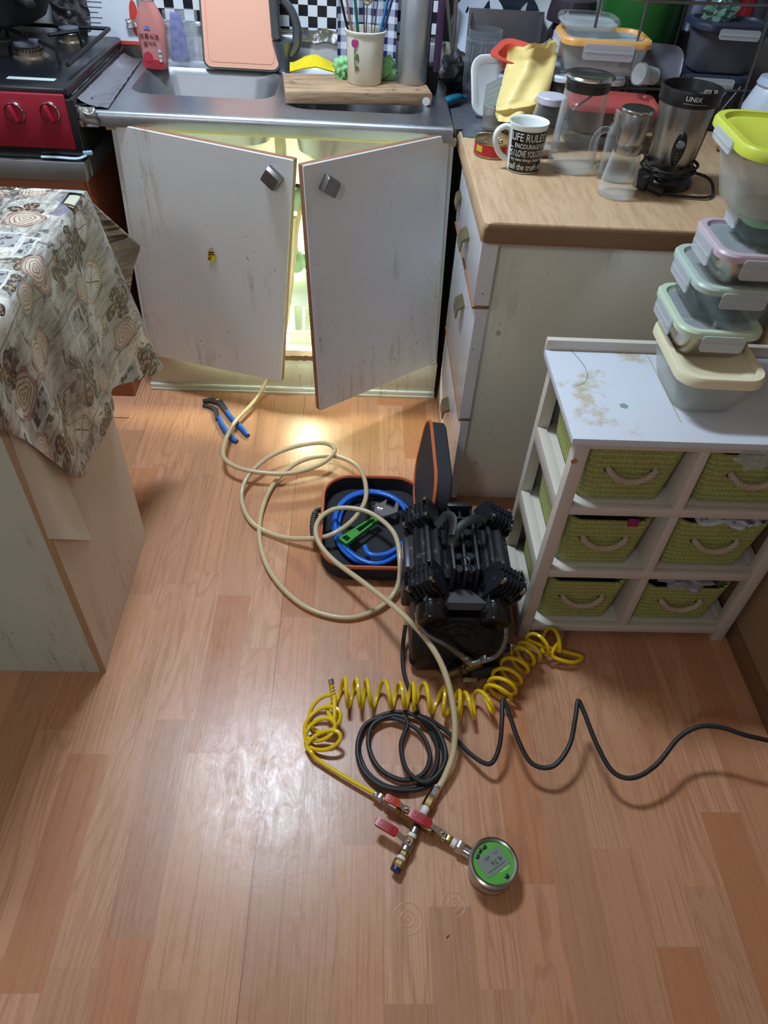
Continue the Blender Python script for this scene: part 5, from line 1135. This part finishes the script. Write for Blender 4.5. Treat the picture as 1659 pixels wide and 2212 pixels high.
for i, (x, c_, r_, lab) in enumerate(((.312, (196, 206, 222), .075, 'pale blue plate standing in the steel tray'), (.40, (34, 44, 60), .085, 'dark navy plate standing in the steel tray'), (.485, (215, 222, 228), .07, 'white plate standing at the right end of the steel tray'))):
    b = BM(); m = MX.Translation((x, 2.345 + .004 * i, TZ + .155)) @ RX(PI / 2 - .12) @ RY(.0); lathe(b, [(.001, 0), (r_ * .6, 0), (r_, .010), (r_, .012), (r_ * .6, .003), (.001, .003)], 40, m); solo('plate', b, M('plate_glaze_%d' % i, c_, .2), lab, 'plate', (x, 2.345, TZ + .07), 'plates in the steel tray')
BJ = thing('black_jar', 'glossy black lidded jar behind the crumpled clear bag', 'jar', (.545, 2.25, TZ))
b = BM(); lathe(b, [(.001, 0), (.05, 0), (.056, .01), (.060, .12), (.058, .16), (.045, .185), (.042, .19)], 40); mesh('body', b, m_cpg, BJ, sm=60)
b = BM(); lathe(b, [(.050, .188), (.064, .192), (.064, .205), (.058, .24), (.001, .245)], 40); mesh('lid', b, M('dark_plum_lid', (44, 36, 46), .3), BJ)
# clear bag heap
bag('plastic_bag', 'crumpled clear cellophane bag heaped behind the yellow glove', V((.462, 2.12, .905)), (.060, .04, .045), 11, m_bag, amp=.7)
bag('plastic_bag', 'peaked clear cellophane twist in front of the black jar', V((.51, 2.13, .945)), (.022, .025, .060), 17, m_bag, amp=.7)
# dark jar with grey lid, under the red tray lid
GJ = thing('coffee_jar', 'dark coffee jar with grey lid left of the yellow glove', 'jar', (.385, 2.06, TZ))
b = BM(); lathe(b, [(.001, 0), (.036, 0), (.040, .005), (.042, .05), (.036, .085), (.034, .09)], 32); mesh('body', b, M('dark_coffee_glass', (66, 42, 34), .12), GJ, sm=60)
b = BM(); lathe(b, [(.037, .085), (.044, .088), (.044, .100), (.038, .106), (.001, .106)], 32); mesh('lid', b, M('lavender_grey_lid', (150, 150, 168), .4), GJ)
b = BM(); mr = MX.Translation((.400, 2.075, .905)) @ RZ(-.5) @ RY(.10) @ RX(.18); tub(b, [(.10, .07, .018, 0), (.125, .095, .025, .022), (.150, .120, .03, .026), (.150, .120, .03, .030), (.118, .088, .024, .027), (.095, .065, .018, .004)], m=mr); 
solo('red_tray_lid', b, M('coral_red_plastic', (206, 82, 62), .38), 'coral red plastic tray lid on the coffee jar, beside the glove', 'lid', (.4, 2.07, .9), sm=50)
b = BM(); mw = MX.Translation((.328, 2.085, .855)) @ RZ(.35) @ RX(PI / 2 - .35); tub(b, [(.105, .135, .03, 0), (.11, .14, .035, .004), (.105, .135, .03, .008), (.085, .115, .02, .008), (.070, .1, .02, .003)], m=mw)
solo('plastic_cover', b, M('white_lid_plastic', (214, 222, 222), .35), 'white rectangular cover leaning beside the clear tumbler', 'lid', (.328, 2.085, TZ), sm=50)
b = BM(); lathe(b, [(.001, 0), (.045, 0), (.055, .004), (.055, .008), (.001, .010)], 32, MX.Translation((.372, 2.115, .845)) @ RZ(.4) @ RX(PI / 2 - .35)); solo('pot_cover', b, m_black, 'round black lid between the white lid and coffee jar', 'lid', (.37, 2.11, TZ))
b = BM(); grid(b, 16, 16, lambda u, v: V((.300 + .085 * u + .012 * v, 1.965 + .075 * v - .01 * u, .842 + .045 * v - .012 * math.cos(u * PI * 2) * .3 - .035 * abs(u - .5) ** 1.5 + .002 * math.sin(v * 30))), thick=.002)
solo('grey_silicone_lid', b, M('grey_silicone', (150, 156, 150), .5), 'bent translucent grey lid on a glass behind the red can', 'lid', (.34, 2.0, .84), sm=60)
for i, (x, y, lab) in enumerate(((.335, 1.975, 'ribbed glass under the grey lid behind the red can'), (.385, 1.955, 'ribbed glass beneath the glove cuff, left of the jar'))):
    b = BM(); N = 36; loops = []
    for r_, z_ in ((.024, 0), (.029, .004), (.031, .055), (.029, .056), (.027, .008)): loops.append([V((x + (r_ + .001 * (k % 2)) * math.cos(2 * PI * k / N), y + (r_ + .001 * (k % 2)) * math.sin(2 * PI * k / N), TZ + z_)) for k in range(N)])
    loft(b, loops); solo('ribbed_glass', b, CLR('ribbed_glass_%d' % i, (248, 247, 244), (170, 165, 158), .25, .75, .08), lab, 'glass', (x, y, TZ), 'ribbed glasses behind the can')
b = BM(); lathe(b, [(.001, 0), (.014, 0), (.014, .002), (.001, .0025)], 20, MX.Translation((.292, 1.985, TZ))); solo('bottle_cap', b, M('grey_cap', (120, 124, 132), .4, .6), 'small flat grey cap on the taped worktop corner', 'cap', (.292, 1.985, TZ))
# teal rubber bottle lid shaped like a fish
b = BM(); pts = crom([at(952, 222, z=.80), at(965, 217, z=.805), at(985, 211, z=.805), at(995, 208, z=.803), at(1006, 210, z=.80)], 6)
tube(b, pts, .013, 12, rf=lambda t: .25 + .85 * math.sin(min(1, t * 1.35) * PI) ** .7 * (1 if t < .72 else 0) + (.45 if t >= .62 else 0) * (t - .3), flat=.75)
solo('teal_toy_fish', b, M('teal_rubber', (16, 106, 140), .45), 'teal fish-shaped rubber piece lying on the grey tape', 'toy', tuple(at(980, 214, z=.79)), sm=80)
# yellow rubber glove draped over the heap
Lf = [(1097, 113), (1095, 135), (1091, 158), (1084, 188), (1074, 224), (1072, 236), (1071, 250), (1076, 262)]
Rt = [(1207, 100), (1204, 120), (1199, 142), (1193, 170), (1186, 200), (1170, 222), (1155, 240), (1136, 268)]
dy = [2.03, 2.03, 2.015, 1.99, 1.955, 1.945, 1.94, 1.92]
def gl_pt(u, v):
    s_ = v * (len(Lf) - 1); k = min(len(Lf) - 2, int(s_)); f = s_ - k
    l = V(Lf[k]).lerp(V(Lf[k + 1]), f); r = V(Rt[k]).lerp(V(Rt[k + 1]), f); y = dy[k] * (1 - f) + dy[k + 1] * f; q = l.lerp(r, u)
    if v < .12:
        k_ = (1 - v / .12); q.y += 6 * k_ * (abs(math.sin(u * PI * 2.6 + .2)) ** .8 * -1 + .4) + (-6 * k_ if u > .8 else 0)
    yy = y - .030 * math.sin(PI * max(0.0, min(1, u))) ** .7 + .010 * NZ.noise(V((u * 3, v * 4, 0))) + .006 * math.sin(u * 9 + v * 5) - (.010 * math.exp(-((v - .74) / .03) ** 2))
    return at(q.x, q.y, y=yy)
b = BM(); grid(b, 30, 44, gl_pt); 
grid(b, 30, 44, lambda u, v: gl_pt(u, v) + V((0, .012 + .030 * math.sin(PI * u), 0))); bmesh.ops.remove_doubles(b, verts=b.verts, dist=.0004)
solo('rubber_glove', b, M('pale_yellow_rubber', (228, 206, 134), .45, var=.06, vs=20), 'pale yellow rubber glove draped over the heap behind the mug', 'glove', tuple(at(1120, 230, y=1.95)), sm=80)
b = BM(); tube(b, [V((.420, 1.779, .7945)), V((.446, 1.783, .7945))], .009, 10, flat=.8); solo('candy', b, M('foil_candy', (150, 120, 110), .3, .6, var=.5, vs=90), 'small wrapped candy between mug and glass bottle', 'candy', (.433, 1.78, TZ))

# ---- wire rack and stacked containers at the right rear
m_wire = M('dull_chrome_wire', (120, 120, 122), .3, .9)
b = BM(); RY_ = 2.02; A = at(1345, 235, y=RY_); A.z = max(A.z, TZ)
def rk(px, py): return at(px, py, y=RY_)
for p, q in (((1300, -10), (1400, 0)), ((1405, -20), (1338, 240)), ((1664, 30), (1590, 252)), ((1398, 3), (1670, 12)), ((1328, 190), (1622, 197)), ((1300, -10), (1285, 60))): tube(b, [rk(*p), rk(*q)], .0035, 8)
tube(b, [rk(1398, 3), at(1487, -10, y=2.2)], .0035, 8); tube(b, [rk(1664, 12), at(1680, -10, y=2.2)], .0035, 8); tube(b, [at(1487, -10, y=2.2), at(1457, 98, y=2.2)], .0035, 8); tube(b, [rk(1338, 240), at(1300, 160, y=2.3)], .0035, 8); tube(b, [rk(1590, 252), at(1560, 170, y=2.3)], .0035, 8); tube(b, [rk(1575, 190), rk(1530, 250)], .002, 6); tube(b, [rk(1600, 188), rk(1548, 250)], .002, 6)
solo("wire_rack", b, m_wire, 'thin metal wire rack standing over the plastic containers', 'rack', tuple(rk(1345, 238)))
def heap(name, label, base, rz, w_, d_, h, body, lid, **k): return clipbox(label, base, rz, w_, d_, h, body, lid, m_clip, name=name, **k)
m_or = M('orange_seal', (216, 158, 88), .4); m_frost2 = CLR('pale_frosted', (249, 251, 251), (205, 210, 210), .30, .75, .3)
p = at(1302, 158, y=1.99); OZ = p.z
clipbox('frosted container with orange seal above the glass bottle', (.583, 2.045, OZ - .004), -.03, .205, .15, .060, m_frost2, m_or, m_clip, clips='lf', over=.007, cliph=.034, clipw=.55, panel=m_gpanel, r=.03, taper=.86)
clipbox('clear shallow lid box on top of the orange-sealed container', (.548, 2.08, OZ + .075), 0, .13, .11, .010, m_frost2, m_clear, m_clip, clips='', r=.03, name='clear_box')
clipbox('glass bowl with white lid carrying the orange-sealed container', (.560, 2.06, TZ + .0), -.05, .18, .15, OZ - TZ - .026, CLR('dim_glass', (235, 235, 232), (120, 118, 112), .35, .8, .1), M('milky_white_lid', (196, 206, 216), .4), m_clip, clips='', r=.03, name='glass_bowl', lidh=.012)
m_redc = CLR('pink_red_plastic', (225, 150, 145), (196, 92, 88), .65, .9, .3)
clipbox('flat clear box with pinkish red lid seen through the glass bottle', (.600, 1.90, TZ + .035), -.12, .20, .13, .05, CLR('scratched_clear', (240, 238, 235), (140, 130, 125), .35, .75, .2), m_redc, m_redc, clips='l', r=.02, cliph=.03, clipw=.4, name='food_box')
b = BM(); bx(b, .50, .70, 1.84, 1.965, TZ, TZ + .034, .012); solo('clear_box', b, CLR('dull_clear', (238, 236, 234), (130, 124, 120), .35, .75, .15), 'clear box underneath the red-lidded box', 'box', (.6, 1.9, TZ))
m_navy = M('navy_lid', (44, 50, 70), .4); m_smoke = CLR('smoky_plastic', (215, 217, 222), (110, 112, 122), .38, .8, .25)
clipbox('smoky container with navy lid, lower of two in the wire rack', (.885, 2.105, TZ + .001), -.03, .19, .13, .115, m_smoke, m_navy, m_clip, 'navy-lidded containers in the wire rack', clips='f', r=.04, over=.012, cliph=.022, clipw=.5)
clipbox('smoky container with navy lid, upper of two in the wire rack', (.915, 2.11, TZ + .129), -.03, .175, .125, .090, m_smoke, m_navy, m_clip, 'navy-lidded containers in the wire rack', clips='f', r=.04, over=.012, cliph=.022, clipw=.5)
b = BM(); mgx = along(at(1385, 160, y=1.93), at(1440, 170, y=1.97)) ; lathe(b, [(.024, -.01), (.024, .0), (.021, .002), (.018, .045), (.016, .045), (.019, .0), (.022, -.008)], 28, mgx, cap0=False); solo('small_cup', b, m_frost2, 'tipped small clear plastic cup left of the blender', 'cup', tuple(at(1400, 180, y=1.95)), sm=60)
b = BM(); mgx = MX.Translation(at(1405, 140, y=2.05)) @ RZ(-.2) @ RX(PI / 2 - .6); tub(b, [(.15, .09, .03, 0), (.155, .095, .032, .006), (.15, .09, .03, .012), (.12, .065, .02, .006)], m=mgx); solo('smoky_lid', b, CLR('purple_grey_clear', (175, 175, 185), (120, 122, 136), .5, .9, .2), 'smoky grey lid leaning behind the blender', 'lid', tuple(at(1405, 165, y=2.05)), sm=50)
b = BM(); lathe(b, [(.001, 0), (.10, 0), (.125, .10), (.135, .22), (.145, .225), (.145, .235), (.132, .235), (.12, .10), (.09, .01)], 40, MX.Translation((.735, 2.27, .86)) @ MX.Diagonal((.82, .8, 1, 1))); solo('green_basin', b, M('dark_green_plastic', (30, 92, 34), .4), 'dark green plastic basin behind the orange-sealed container', 'basin', (.735, 2.27, .86))
b = BM(); bx(b, .60, .78, 2.19, 2.385, TZ, .859, .006); solo('storage_box', b, M('dark_grey_box', (58, 58, 60), .6), 'dark box under the green basin', 'box', (.75, 2.3, TZ))  # plain dark grey box, one even colour
KT = thing('white_kettle', 'white pot with pale blue lid at the right edge, cut by the frame', 'kettle', (1.0, 1.93, .83))
b = BM(); lathe(b, [(.001, 0), (.045, 0), (.062, .02), (.064, .045), (.050, .085), (.045, .095)], 36, MX.Translation((.0, .0, .0))); mesh('body', b, M('pale_white_enamel', (190, 200, 216), .3), KT, sm=60)
b = BM(); lathe(b, [(.048, .094), (.05, .098), (.045, .112), (.001, .118)], 36); mesh('lid', b, M('pale_blue_lid', (168, 182, 202), .35), KT)
b = BM(); bx(b, .93, 1.12, 1.83, 2.03, TZ, .828, .01); solo('storage_box', b, M('brown_box', (110, 84, 66), .6), 'brown box under the white pot', 'box', (1.0, 1.93, TZ))
b = BM(); bmesh.ops.create_icosphere(b, subdivisions=3, radius=.024, matrix=MX.Translation((.905, 1.89, TZ + .035)) @ MX.Diagonal((1.2, 1, .8, 1))); bmesh.ops.translate(b, verts=b.verts, vec=(0, 0, -.015)); solo('onion', b, M('beige_onion', (186, 158, 120), .5), 'beige round onion behind the lime-lidded container', 'onion', (.905, 1.89, TZ), sm=80)
b = BM(); lathe(b, [(.001, 0), (.022, 0), (.022, .15), (.008, .19)], 20, MX.Translation(at(1597, 60, y=2.33))); solo('red_bottle', b, M('red_bottle', (150, 30, 40), .4), 'red bottle at the back behind the wire rack', 'bottle', tuple(at(1597, 60, y=2.33)))
for i, px in enumerate((1622, 1650)):
    q = at(px, 62, y=2.33); b = BM(); lathe(b, [(.001, 0), (.022, 0), (.024, .15), (.01, .2)], 20, MX.Translation(q)); solo('glass_bottle', b, m_smoke, ('smoky glass bottle right of the red bottle', 'second smoky glass bottle at the top right corner')[i], 'bottle', tuple(q), 'glass bottles at the back')
b = BM(); bx(b, .875, 1.25, 2.25, 2.39, TZ, .955, .004); solo('storage_box', b, M('dim_shelf_box', (86, 80, 76), .7), 'wide dark box carrying the bottles at the back right', 'box', (1.0, 2.3, TZ))
bag('plastic_bag', 'pale green crumpled bag above the navy lids', at(1555, 25, y=2.16), (.045, .03, .03), 23, CLR('green_film', (170, 205, 190), (130, 165, 150), .5, .95, .2), amp=.6)
b = BM(); q = at(1497, 20, y=2.22); box(b, q, (.035, .05, .09), RZ(.3), .004); solo('carton', b, M('pale_blue_carton', (150, 168, 200), .5), 'pale blue carton leaning behind the wire rack', 'carton', tuple(q))

# ------------------------------------------------------------------ around the sink
BZ = .842; rb = math.radians(7)
WB = thing('cutting_board', 'thick worn wooden chopping board across the right bowl', 'cutting board', (-.018, 2.10, .8135), RZ(rb))
t = NT('worn_board_wood'); o = t.coords(); g = t.noise(t.scale(o, (3, 30, 30)), 3, 5, .65); dk = t.step(t.noise(o, 16, 5, .7), .58, .72)
cb = t.mix(t.step(g, .35, .7), C((172, 144, 114)), C((128, 100, 74))); cb = t.mix(t.ma('MULTIPLY', dk, .75), cb, C((64, 48, 40))); m_board = t.done(t.bsdf(cb, .65, 0.0, g, .3))
b = BM(); box(b, (0, 0, .0142), (.374, .165, .0284), None, .0025); mesh('board', b, m_board, WB)
b = BM(); lathe(b, [(.010, 0), (.010, .0006), (.001, .0008)], 24, MX.Translation((.172, -.083, .010)) @ RX(PI / 2)); mesh('round_sticker', b, M('white_round_sticker', (215, 220, 224), .4), WB)
# crock with tulip
CK = thing('utensil_crock', 'cream ceramic crock with tulip decoration, full of utensils', 'utensil holder', (.003, 2.118, BZ), MX.Diagonal((1.08, 1.08, 1.0, 1)))
b = BM(); lv = [(.078, .078, .030, 0), (.082, .082, .032, .003), (.088, .088, .036, .10), (.090, .090, .038, .108), (.097, .097, .044, .112), (.097, .097, .044, .116), (.090, .090, .040, .117), (.084, .084, .036, .112), (.076, .076, .03, .006)]; tub(b, lv, 7); mesh('pot', b, m_ivory, CK, sm=60)
def cdec(nm, poly, mt, lf=0):
    b = BM(); base = []
    for (x, z) in poly: f = .041 + .003 * z / .1; base.append(V((x, -f - .0004 - .00, z)))
    loft(b, [base, [p + V((0, -.0006, 0)) for p in base]]); mesh(nm, b, mt, CK)
m_tul = M('magenta_tulip', (168, 58, 120), .4); m_leaf = M('leaf_green', (92, 112, 56), .4)
tx = -.024
cdec('tulip', [(tx - .007, .088), (tx - .008, .096), (tx - .006, .103), (tx - .003, .100), (tx, .104), (tx + .003, .100), (tx + .007, .102), (tx + .008, .094), (tx + .005, .086), (tx, .083)], m_tul)
cdec('stem', [(tx - .001, .083), (tx + .001, .083), (tx + .001, .05), (tx + .004, .03), (tx + .002, .03), (tx - .001, .05)], m_leaf)
cdec('leaf', [(tx, .060), (tx + .003, .070), (tx + .008, .072), (tx + .010, .062), (tx + .010, .054), (tx + .004, .056)], m_leaf)
cdec('leaf', [(tx + .001, .040), (tx + .004, .046), (tx + .010, .042), (tx + .011, .034), (tx + .004, .034)], m_leaf)
uts = [('wooden_spoon', 'wooden spoon handle in the crock', 'spoon', (-.018, 0), (-.060, .01, .12), .0045, M('spoon_wood', (150, 112, 84), .6)),
       ('green_spatula', 'green plastic spatula in the crock', 'spatula', (-.010, -.01), (-.035, -.01, .13), .006, M('deep_green_plastic', (20, 100, 84), .4)),
       ('dark_ladle', 'dark grey ladle leaning left in the crock', 'ladle', (-.03, .01), (-.075, 0, .12), .005, m_dark),
       ('steel_spoon', 'steel spoon with bowl up in the crock', 'spoon', (.0, 0), (.003, 0, .13), .003, m_chrome),
       ('brown_chopstick', 'brown chopstick in the middle of the crock', 'chopstick', (.006, .01), (-.012, .01, .14), .0028, M('brown_lacquer', (88, 52, 44), .4)),
       ('steel_chopstick', 'steel chopstick right of the spoon in the crock', 'chopstick', (.012, 0), (.022, 0, .13), .0025, m_chrome),
       ('steel_fork', 'thin steel fork handle next to the scissors', 'fork', (.018, .01), (.034, 0, .13), .0025, m_nickel),
       ('scissors', 'blue handled scissors leaning right in the crock', 'scissors', (.025, 0), (.062, 0, .125), .006, M('bright_blue_handle', (30, 110, 160), .35)),
       ('dark_blue_peeler', 'dark blue handled peeler at the right of the crock', 'peeler', (.028, -.012), (.070, -.01, .11), .0055, M('navy_handle', (34, 46, 84), .35))]
for nm, lab, cat, (x0, y0), (x1, y1, dz), r_, mt in uts:
    b = BM(); q0 = V((.003 + x0 * .6, 2.118 + y0, BZ + .01)); q1 = V((.003 + x1, 2.118 + y1, BZ + .10 + dz)); tube(b, [q0, q0.lerp(q1, .5), q1], r_, 8, flat=.6)
    if nm in ('steel_spoon', 'wooden_spoon', 'dark_ladle', 'green_spatula'): bmesh.ops.create_icosphere(b, subdivisions=3, radius=1, matrix=MX.Translation(q0.lerp(q1, .80 if nm == 'steel_spoon' else 1.02)) @ MX.Diagonal((.015, .005, .022, 1)))
    if nm == 'scissors':
        for s_ in (-1, 1): c_ = q1 + V((s_ * .012, 0, .02)); tube(b, [c_ + V((.010 * math.cos(k * PI / 6), 0, .016 * math.sin(k * PI / 6))) for k in range(12)], .004, 6, True)
    solo(nm, b, mt, lab, cat, tuple(q0), sm=60)
# cloths on the board
def ycl(u, v, dz): p = at(626 + 114 * u, 154 - 20 * v + 4 * u, z=BZ + .003); return p + V((0, 0, dz + .026 * math.sin(PI * min(1, u * 1.1)) ** 1.3 * math.sin(PI * (.15 + .8 * v)) + .003 * NZ.noise(V((u * 7, v * 5, 2)))))
b = BM(); grid(b, 22, 12, lambda u, v: ycl(u, v, .004 * math.sin(PI * v))); grid(b, 22, 12, lambda u, v: ycl(u, v, -.0025))
solo('yellow_cloth', b, M('yellow_terry', (210, 188, 20), .9, bump=1.0, bs=220, var=.15, vs=60), 'bright yellow terry cloth on the left end of the wooden board', 'cloth', tuple(at(680, 150, z=BZ)), sm=80)
m_gcl = M('mint_green_cloth', (128, 186, 128), .85, bump=.6, bs=150)
bag('green_cloth', 'mint green cloth bunched left of the crock on the wooden board', V((-.055, 2.140, BZ + .022)), (.022, .02, .026), 31, m_gcl, 'cloth', .45, soft=True)
bag('green_cloth', 'mint green cloth bunched between crock and steel canister', V((.062, 2.150, BZ + .024)), (.024, .02, .028), 37, m_gcl, 'cloth', .45, soft=True)
# tall steel canister
CS = thing('steel_canister', 'tall brushed steel canister on the right end of the board', 'canister', (.128, 2.135, BZ))
b = BM(); lathe(b, [(.001, 0), (.037, 0), (.0385, .003), (.0385, .235), (.036, .24), (.001, .242)], 48); mesh('body', b, BRUSH('brushed_canister', (176, 182, 190), .42, (30, 30, .6), .2, .8), CS)
b = BM(); bx(b, .180, .196, 2.10, 2.13, .875, 1.07, .003); solo('purple_panel', b, M('deep_purple_plastic', (58, 36, 66), .35), 'dark purple plastic sheath right of the steel canister', 'sheath', (.188, 2.115, .875))
b = BM(); bx(b, .165, .172, 2.165, 2.20, .815, 1.06, .002); bx(b, .15, .20, 2.16, 2.21, .8135, .875, .003); solo('knife_block', b, m_dark, 'dark slotted stand behind the steel canister', 'stand', (.17, 2.18, .8135))
b = BM(); bx(b, .212, .285, 2.345, 2.36, .895, 1.2, .004); solo('black_board', b, M('black_board', (22, 22, 28), .35), 'black flat board hanging on the wall by the tongs', 'board', (.25, 2.35, .895))
b = BM(); q = at(978, 118, y=2.32); tube(b, [q, at(965, -5, y=2.32)], .003, 8, flat=1.6); tube(b, [q, at(985, -5, y=2.32)], .004, 8, flat=1.6); bmesh.ops.create_icosphere(b, subdivisions=2, radius=.005, matrix=MX.Translation(q)); solo('tongs', b, m_nickel, 'long steel tongs hanging before the black board', 'tongs', tuple(q))
bag('black_bag', 'black plastic bag slumped in the corner behind the teal fish', V((.262, 2.30, .835)), (.045, .05, .045), 41, m_rubber, 'bag', .5, soft=True)
# plaid cloth on the wall behind the crock
b = BM(); grid(b, 20, 4, lambda u, v: V((-.075 + .165 * u, 2.352 + .004 * math.sin(u * 17), .83 + .32 * v))); solo('plaid_cloth', b, tiles('navy_gingham', (206, 212, 228), (38, 44, 82), .0165, True), 'navy and white gingham cloth hanging behind the crock', 'cloth', (0, 2.35, .83), sm=80)
# pink board leaning on the wall
b = BM(); mp = MX.Translation((-.336, 2.275, .815)) @ RX(math.radians(76)); P2 = [(x, y + .16) for x, y in rr(.212, .32, .022, 6)]
loft(b, [[mp @ V((x, y, -.004)) for x, y in P2], [mp @ V((x, y, .004)) for x, y in P2]]); PB = thing('pink_cutting_board', 'large salmon pink plastic cutting board leaning on the wall behind the left bowl', 'cutting board', (-.336, 2.28, .815))
mesh('rim', b, M('grey_green_rim', (62, 70, 66), .5), PB, True)
b = BM(); P3 = [(x, y + .16) for x, y in rr(.202, .31, .018, 6)]; loft(b, [[mp @ V((x, y, -.002)) for x, y in P3], [mp @ V((x, y, .0052)) for x, y in P3]]); mesh('board', b, M('salmon_plastic', (224, 166, 142), .5), PB, True)
b = BM(); tube(b, [mp @ V((x, y + .16, .0054)) for x, y in rr(.18, .285, .015, 6)], .0009, 5, True); mesh('juice_groove', b, M('salmon_dark', (204, 146, 124), .5), PB, True)
# grey faucet with sprayer
FC = thing('faucet', 'grey metal kitchen faucet with curved neck between board and bowl', 'faucet', (-.222, 2.29, .813))
m_fct = M('satin_grey_faucet', (112, 118, 126), .3, .75)
b = BM(); lathe(b, [(.018, 0), (.020, .004), (.018, .01), (.024, .05), (.030, .072), (.030, .075), (.001, .076)], 28, MX.Translation((-.222, 2.29, .813))); mesh('base', b, m_fct, FC, True)
b = BM(); tube(b, [at(597, 82, y=2.28), at(590, -10, y=2.28)], .0135, 16); bodyf = mesh('sprayer', b, m_fct, FC, True)
b = BM(); tube(b, crom([at(628, 118, y=2.29), at(640, 95, y=2.29), at(641, 60, y=2.29), at(630, 25, y=2.29), at(612, 0, y=2.29), at(600, -18, y=2.29)], 6), .0125, 14, rf=lambda t: 1.15 - .4 * t); mesh('neck', b, m_fct, FC, True)
# soap bottle
DB = thing('dish_soap_bottle', 'pink translucent dish soap bottle with Korean lettering by the left bowl', 'bottle', (-.568, 2.262, .813), RZ(-.12))
b = BM(); lv = [(.056, .032, .014, 0), (.064, .038, .017, .004), (.066, .040, .018, .02), (.074, .042, .019, .06), (.078, .042, .019, .085), (.070, .038, .017, .115), (.048, .032, .014, .138), (.032, .030, .0145, .150), (.030, .030, .0145, .153)]
tub(b, lv, 6); mesh('body', b, M('pink_soap', (186, 122, 118), .2), DB, sm=60)
b = BM(); lathe(b, [(.014, .152), (.0155, .154), (.0155, .175), (.013, .182), (.010, .20), (.001, .202)], 24); mesh('cap', b, M('pale_pink_cap', (215, 180, 175), .35), DB)
b = BM(); prism(b, [(x, y) for x, y in rr(.060, .020, .008, 4)], 0, .0008, MX.Translation((0, -.0200, .014)) @ RX(PI / 2)); mesh('red_seed_print', b, M('red_seed_print', (168, 44, 56), .3, var=.4, vs=200), DB)
b = BM(); lathe(b, [(.0125, 0), (.0125, .001), (.001, .0014)], 24, MX.Translation((-.012, -.0208, .030)) @ RX(PI / 2)); mesh('pomegranate_print', b, M('pomegranate', (176, 40, 62), .35), DB)
b = BM()
for z_ in (.046, .034, .024): lathe(b, [(.0042, 0), (.0042, .0008)], 16, MX.Translation((.022, -.0212, z_)) @ RX(PI / 2))
mesh('round_badges', b, M('pale_badges', (175, 190, 200), .4), DB)
m_kt = M('dark_red_letters', (74, 26, 36), .4); mk = MX.Translation((-.0285, -.0222, .072)) @ RX(PI / 2)
letters('lettering', '석류식초', .0152, m_kt, DB, mk); letters('lettering', '설거지', .0135, m_kt, DB, MX.Translation((-.020, -.0222, .056)) @ RX(PI / 2))
b = BM(); prism(b, rr(.017, .009, .004, 3), 0, .0008, MX.Translation((-.004, -.0208, .096)) @ RX(PI / 2)); lg = mesh('logo_patch', b, M('blue_logo', (60, 90, 170), .4), DB); letters('logo_text', '참그린', .0062, m_wpaint, lg, MX.Translation((-.0115, -.0222, .0940)) @ RX(PI / 2))
# blue cloth in a clear bag
b = BM(); box(b, (0, 0, 0), (.028, .012, .115), None, .004); b.transform(MX.Translation((-.515, 2.305, .878)) @ RY(.10)); box(b, (-.498, 2.31, .872), (.016, .012, .10), RY(-.06), .003)
solo('blue_sponge', b, M('blue_sponge', (66, 84, 168), .8, bump=.5), 'blue sponge strips packed in a clear bag beside the soap bottle', 'sponge', (-.51, 2.3, .815))
b = BM(); grid(b, 16, 20, lambda u, v: V((-.54 + .085 * u, 2.292 + .004 * NZ.noise(V((u * 9, v * 9, 0))), .815 + .128 * v))); grid(b, 16, 20, lambda u, v: V((-.54 + .085 * u, 2.325, .815 + .128 * v)))
solo('sponge_bag', b, m_bag, 'clear packaging bag round the blue sponge', 'plastic bag', (-.5, 2.31, .815))
# unseen cabinet above the frame, added to shade the rear of the worktop
b = BM(); bx(b, .34, 1.29, 2.06, 2.396, 1.45, 2.2, .003); solo('shade_cabinet', b, m_white, 'unseen white cabinet added over the rear of the worktop to shade it', 'cabinet', (.8, 2.2, 1.45))
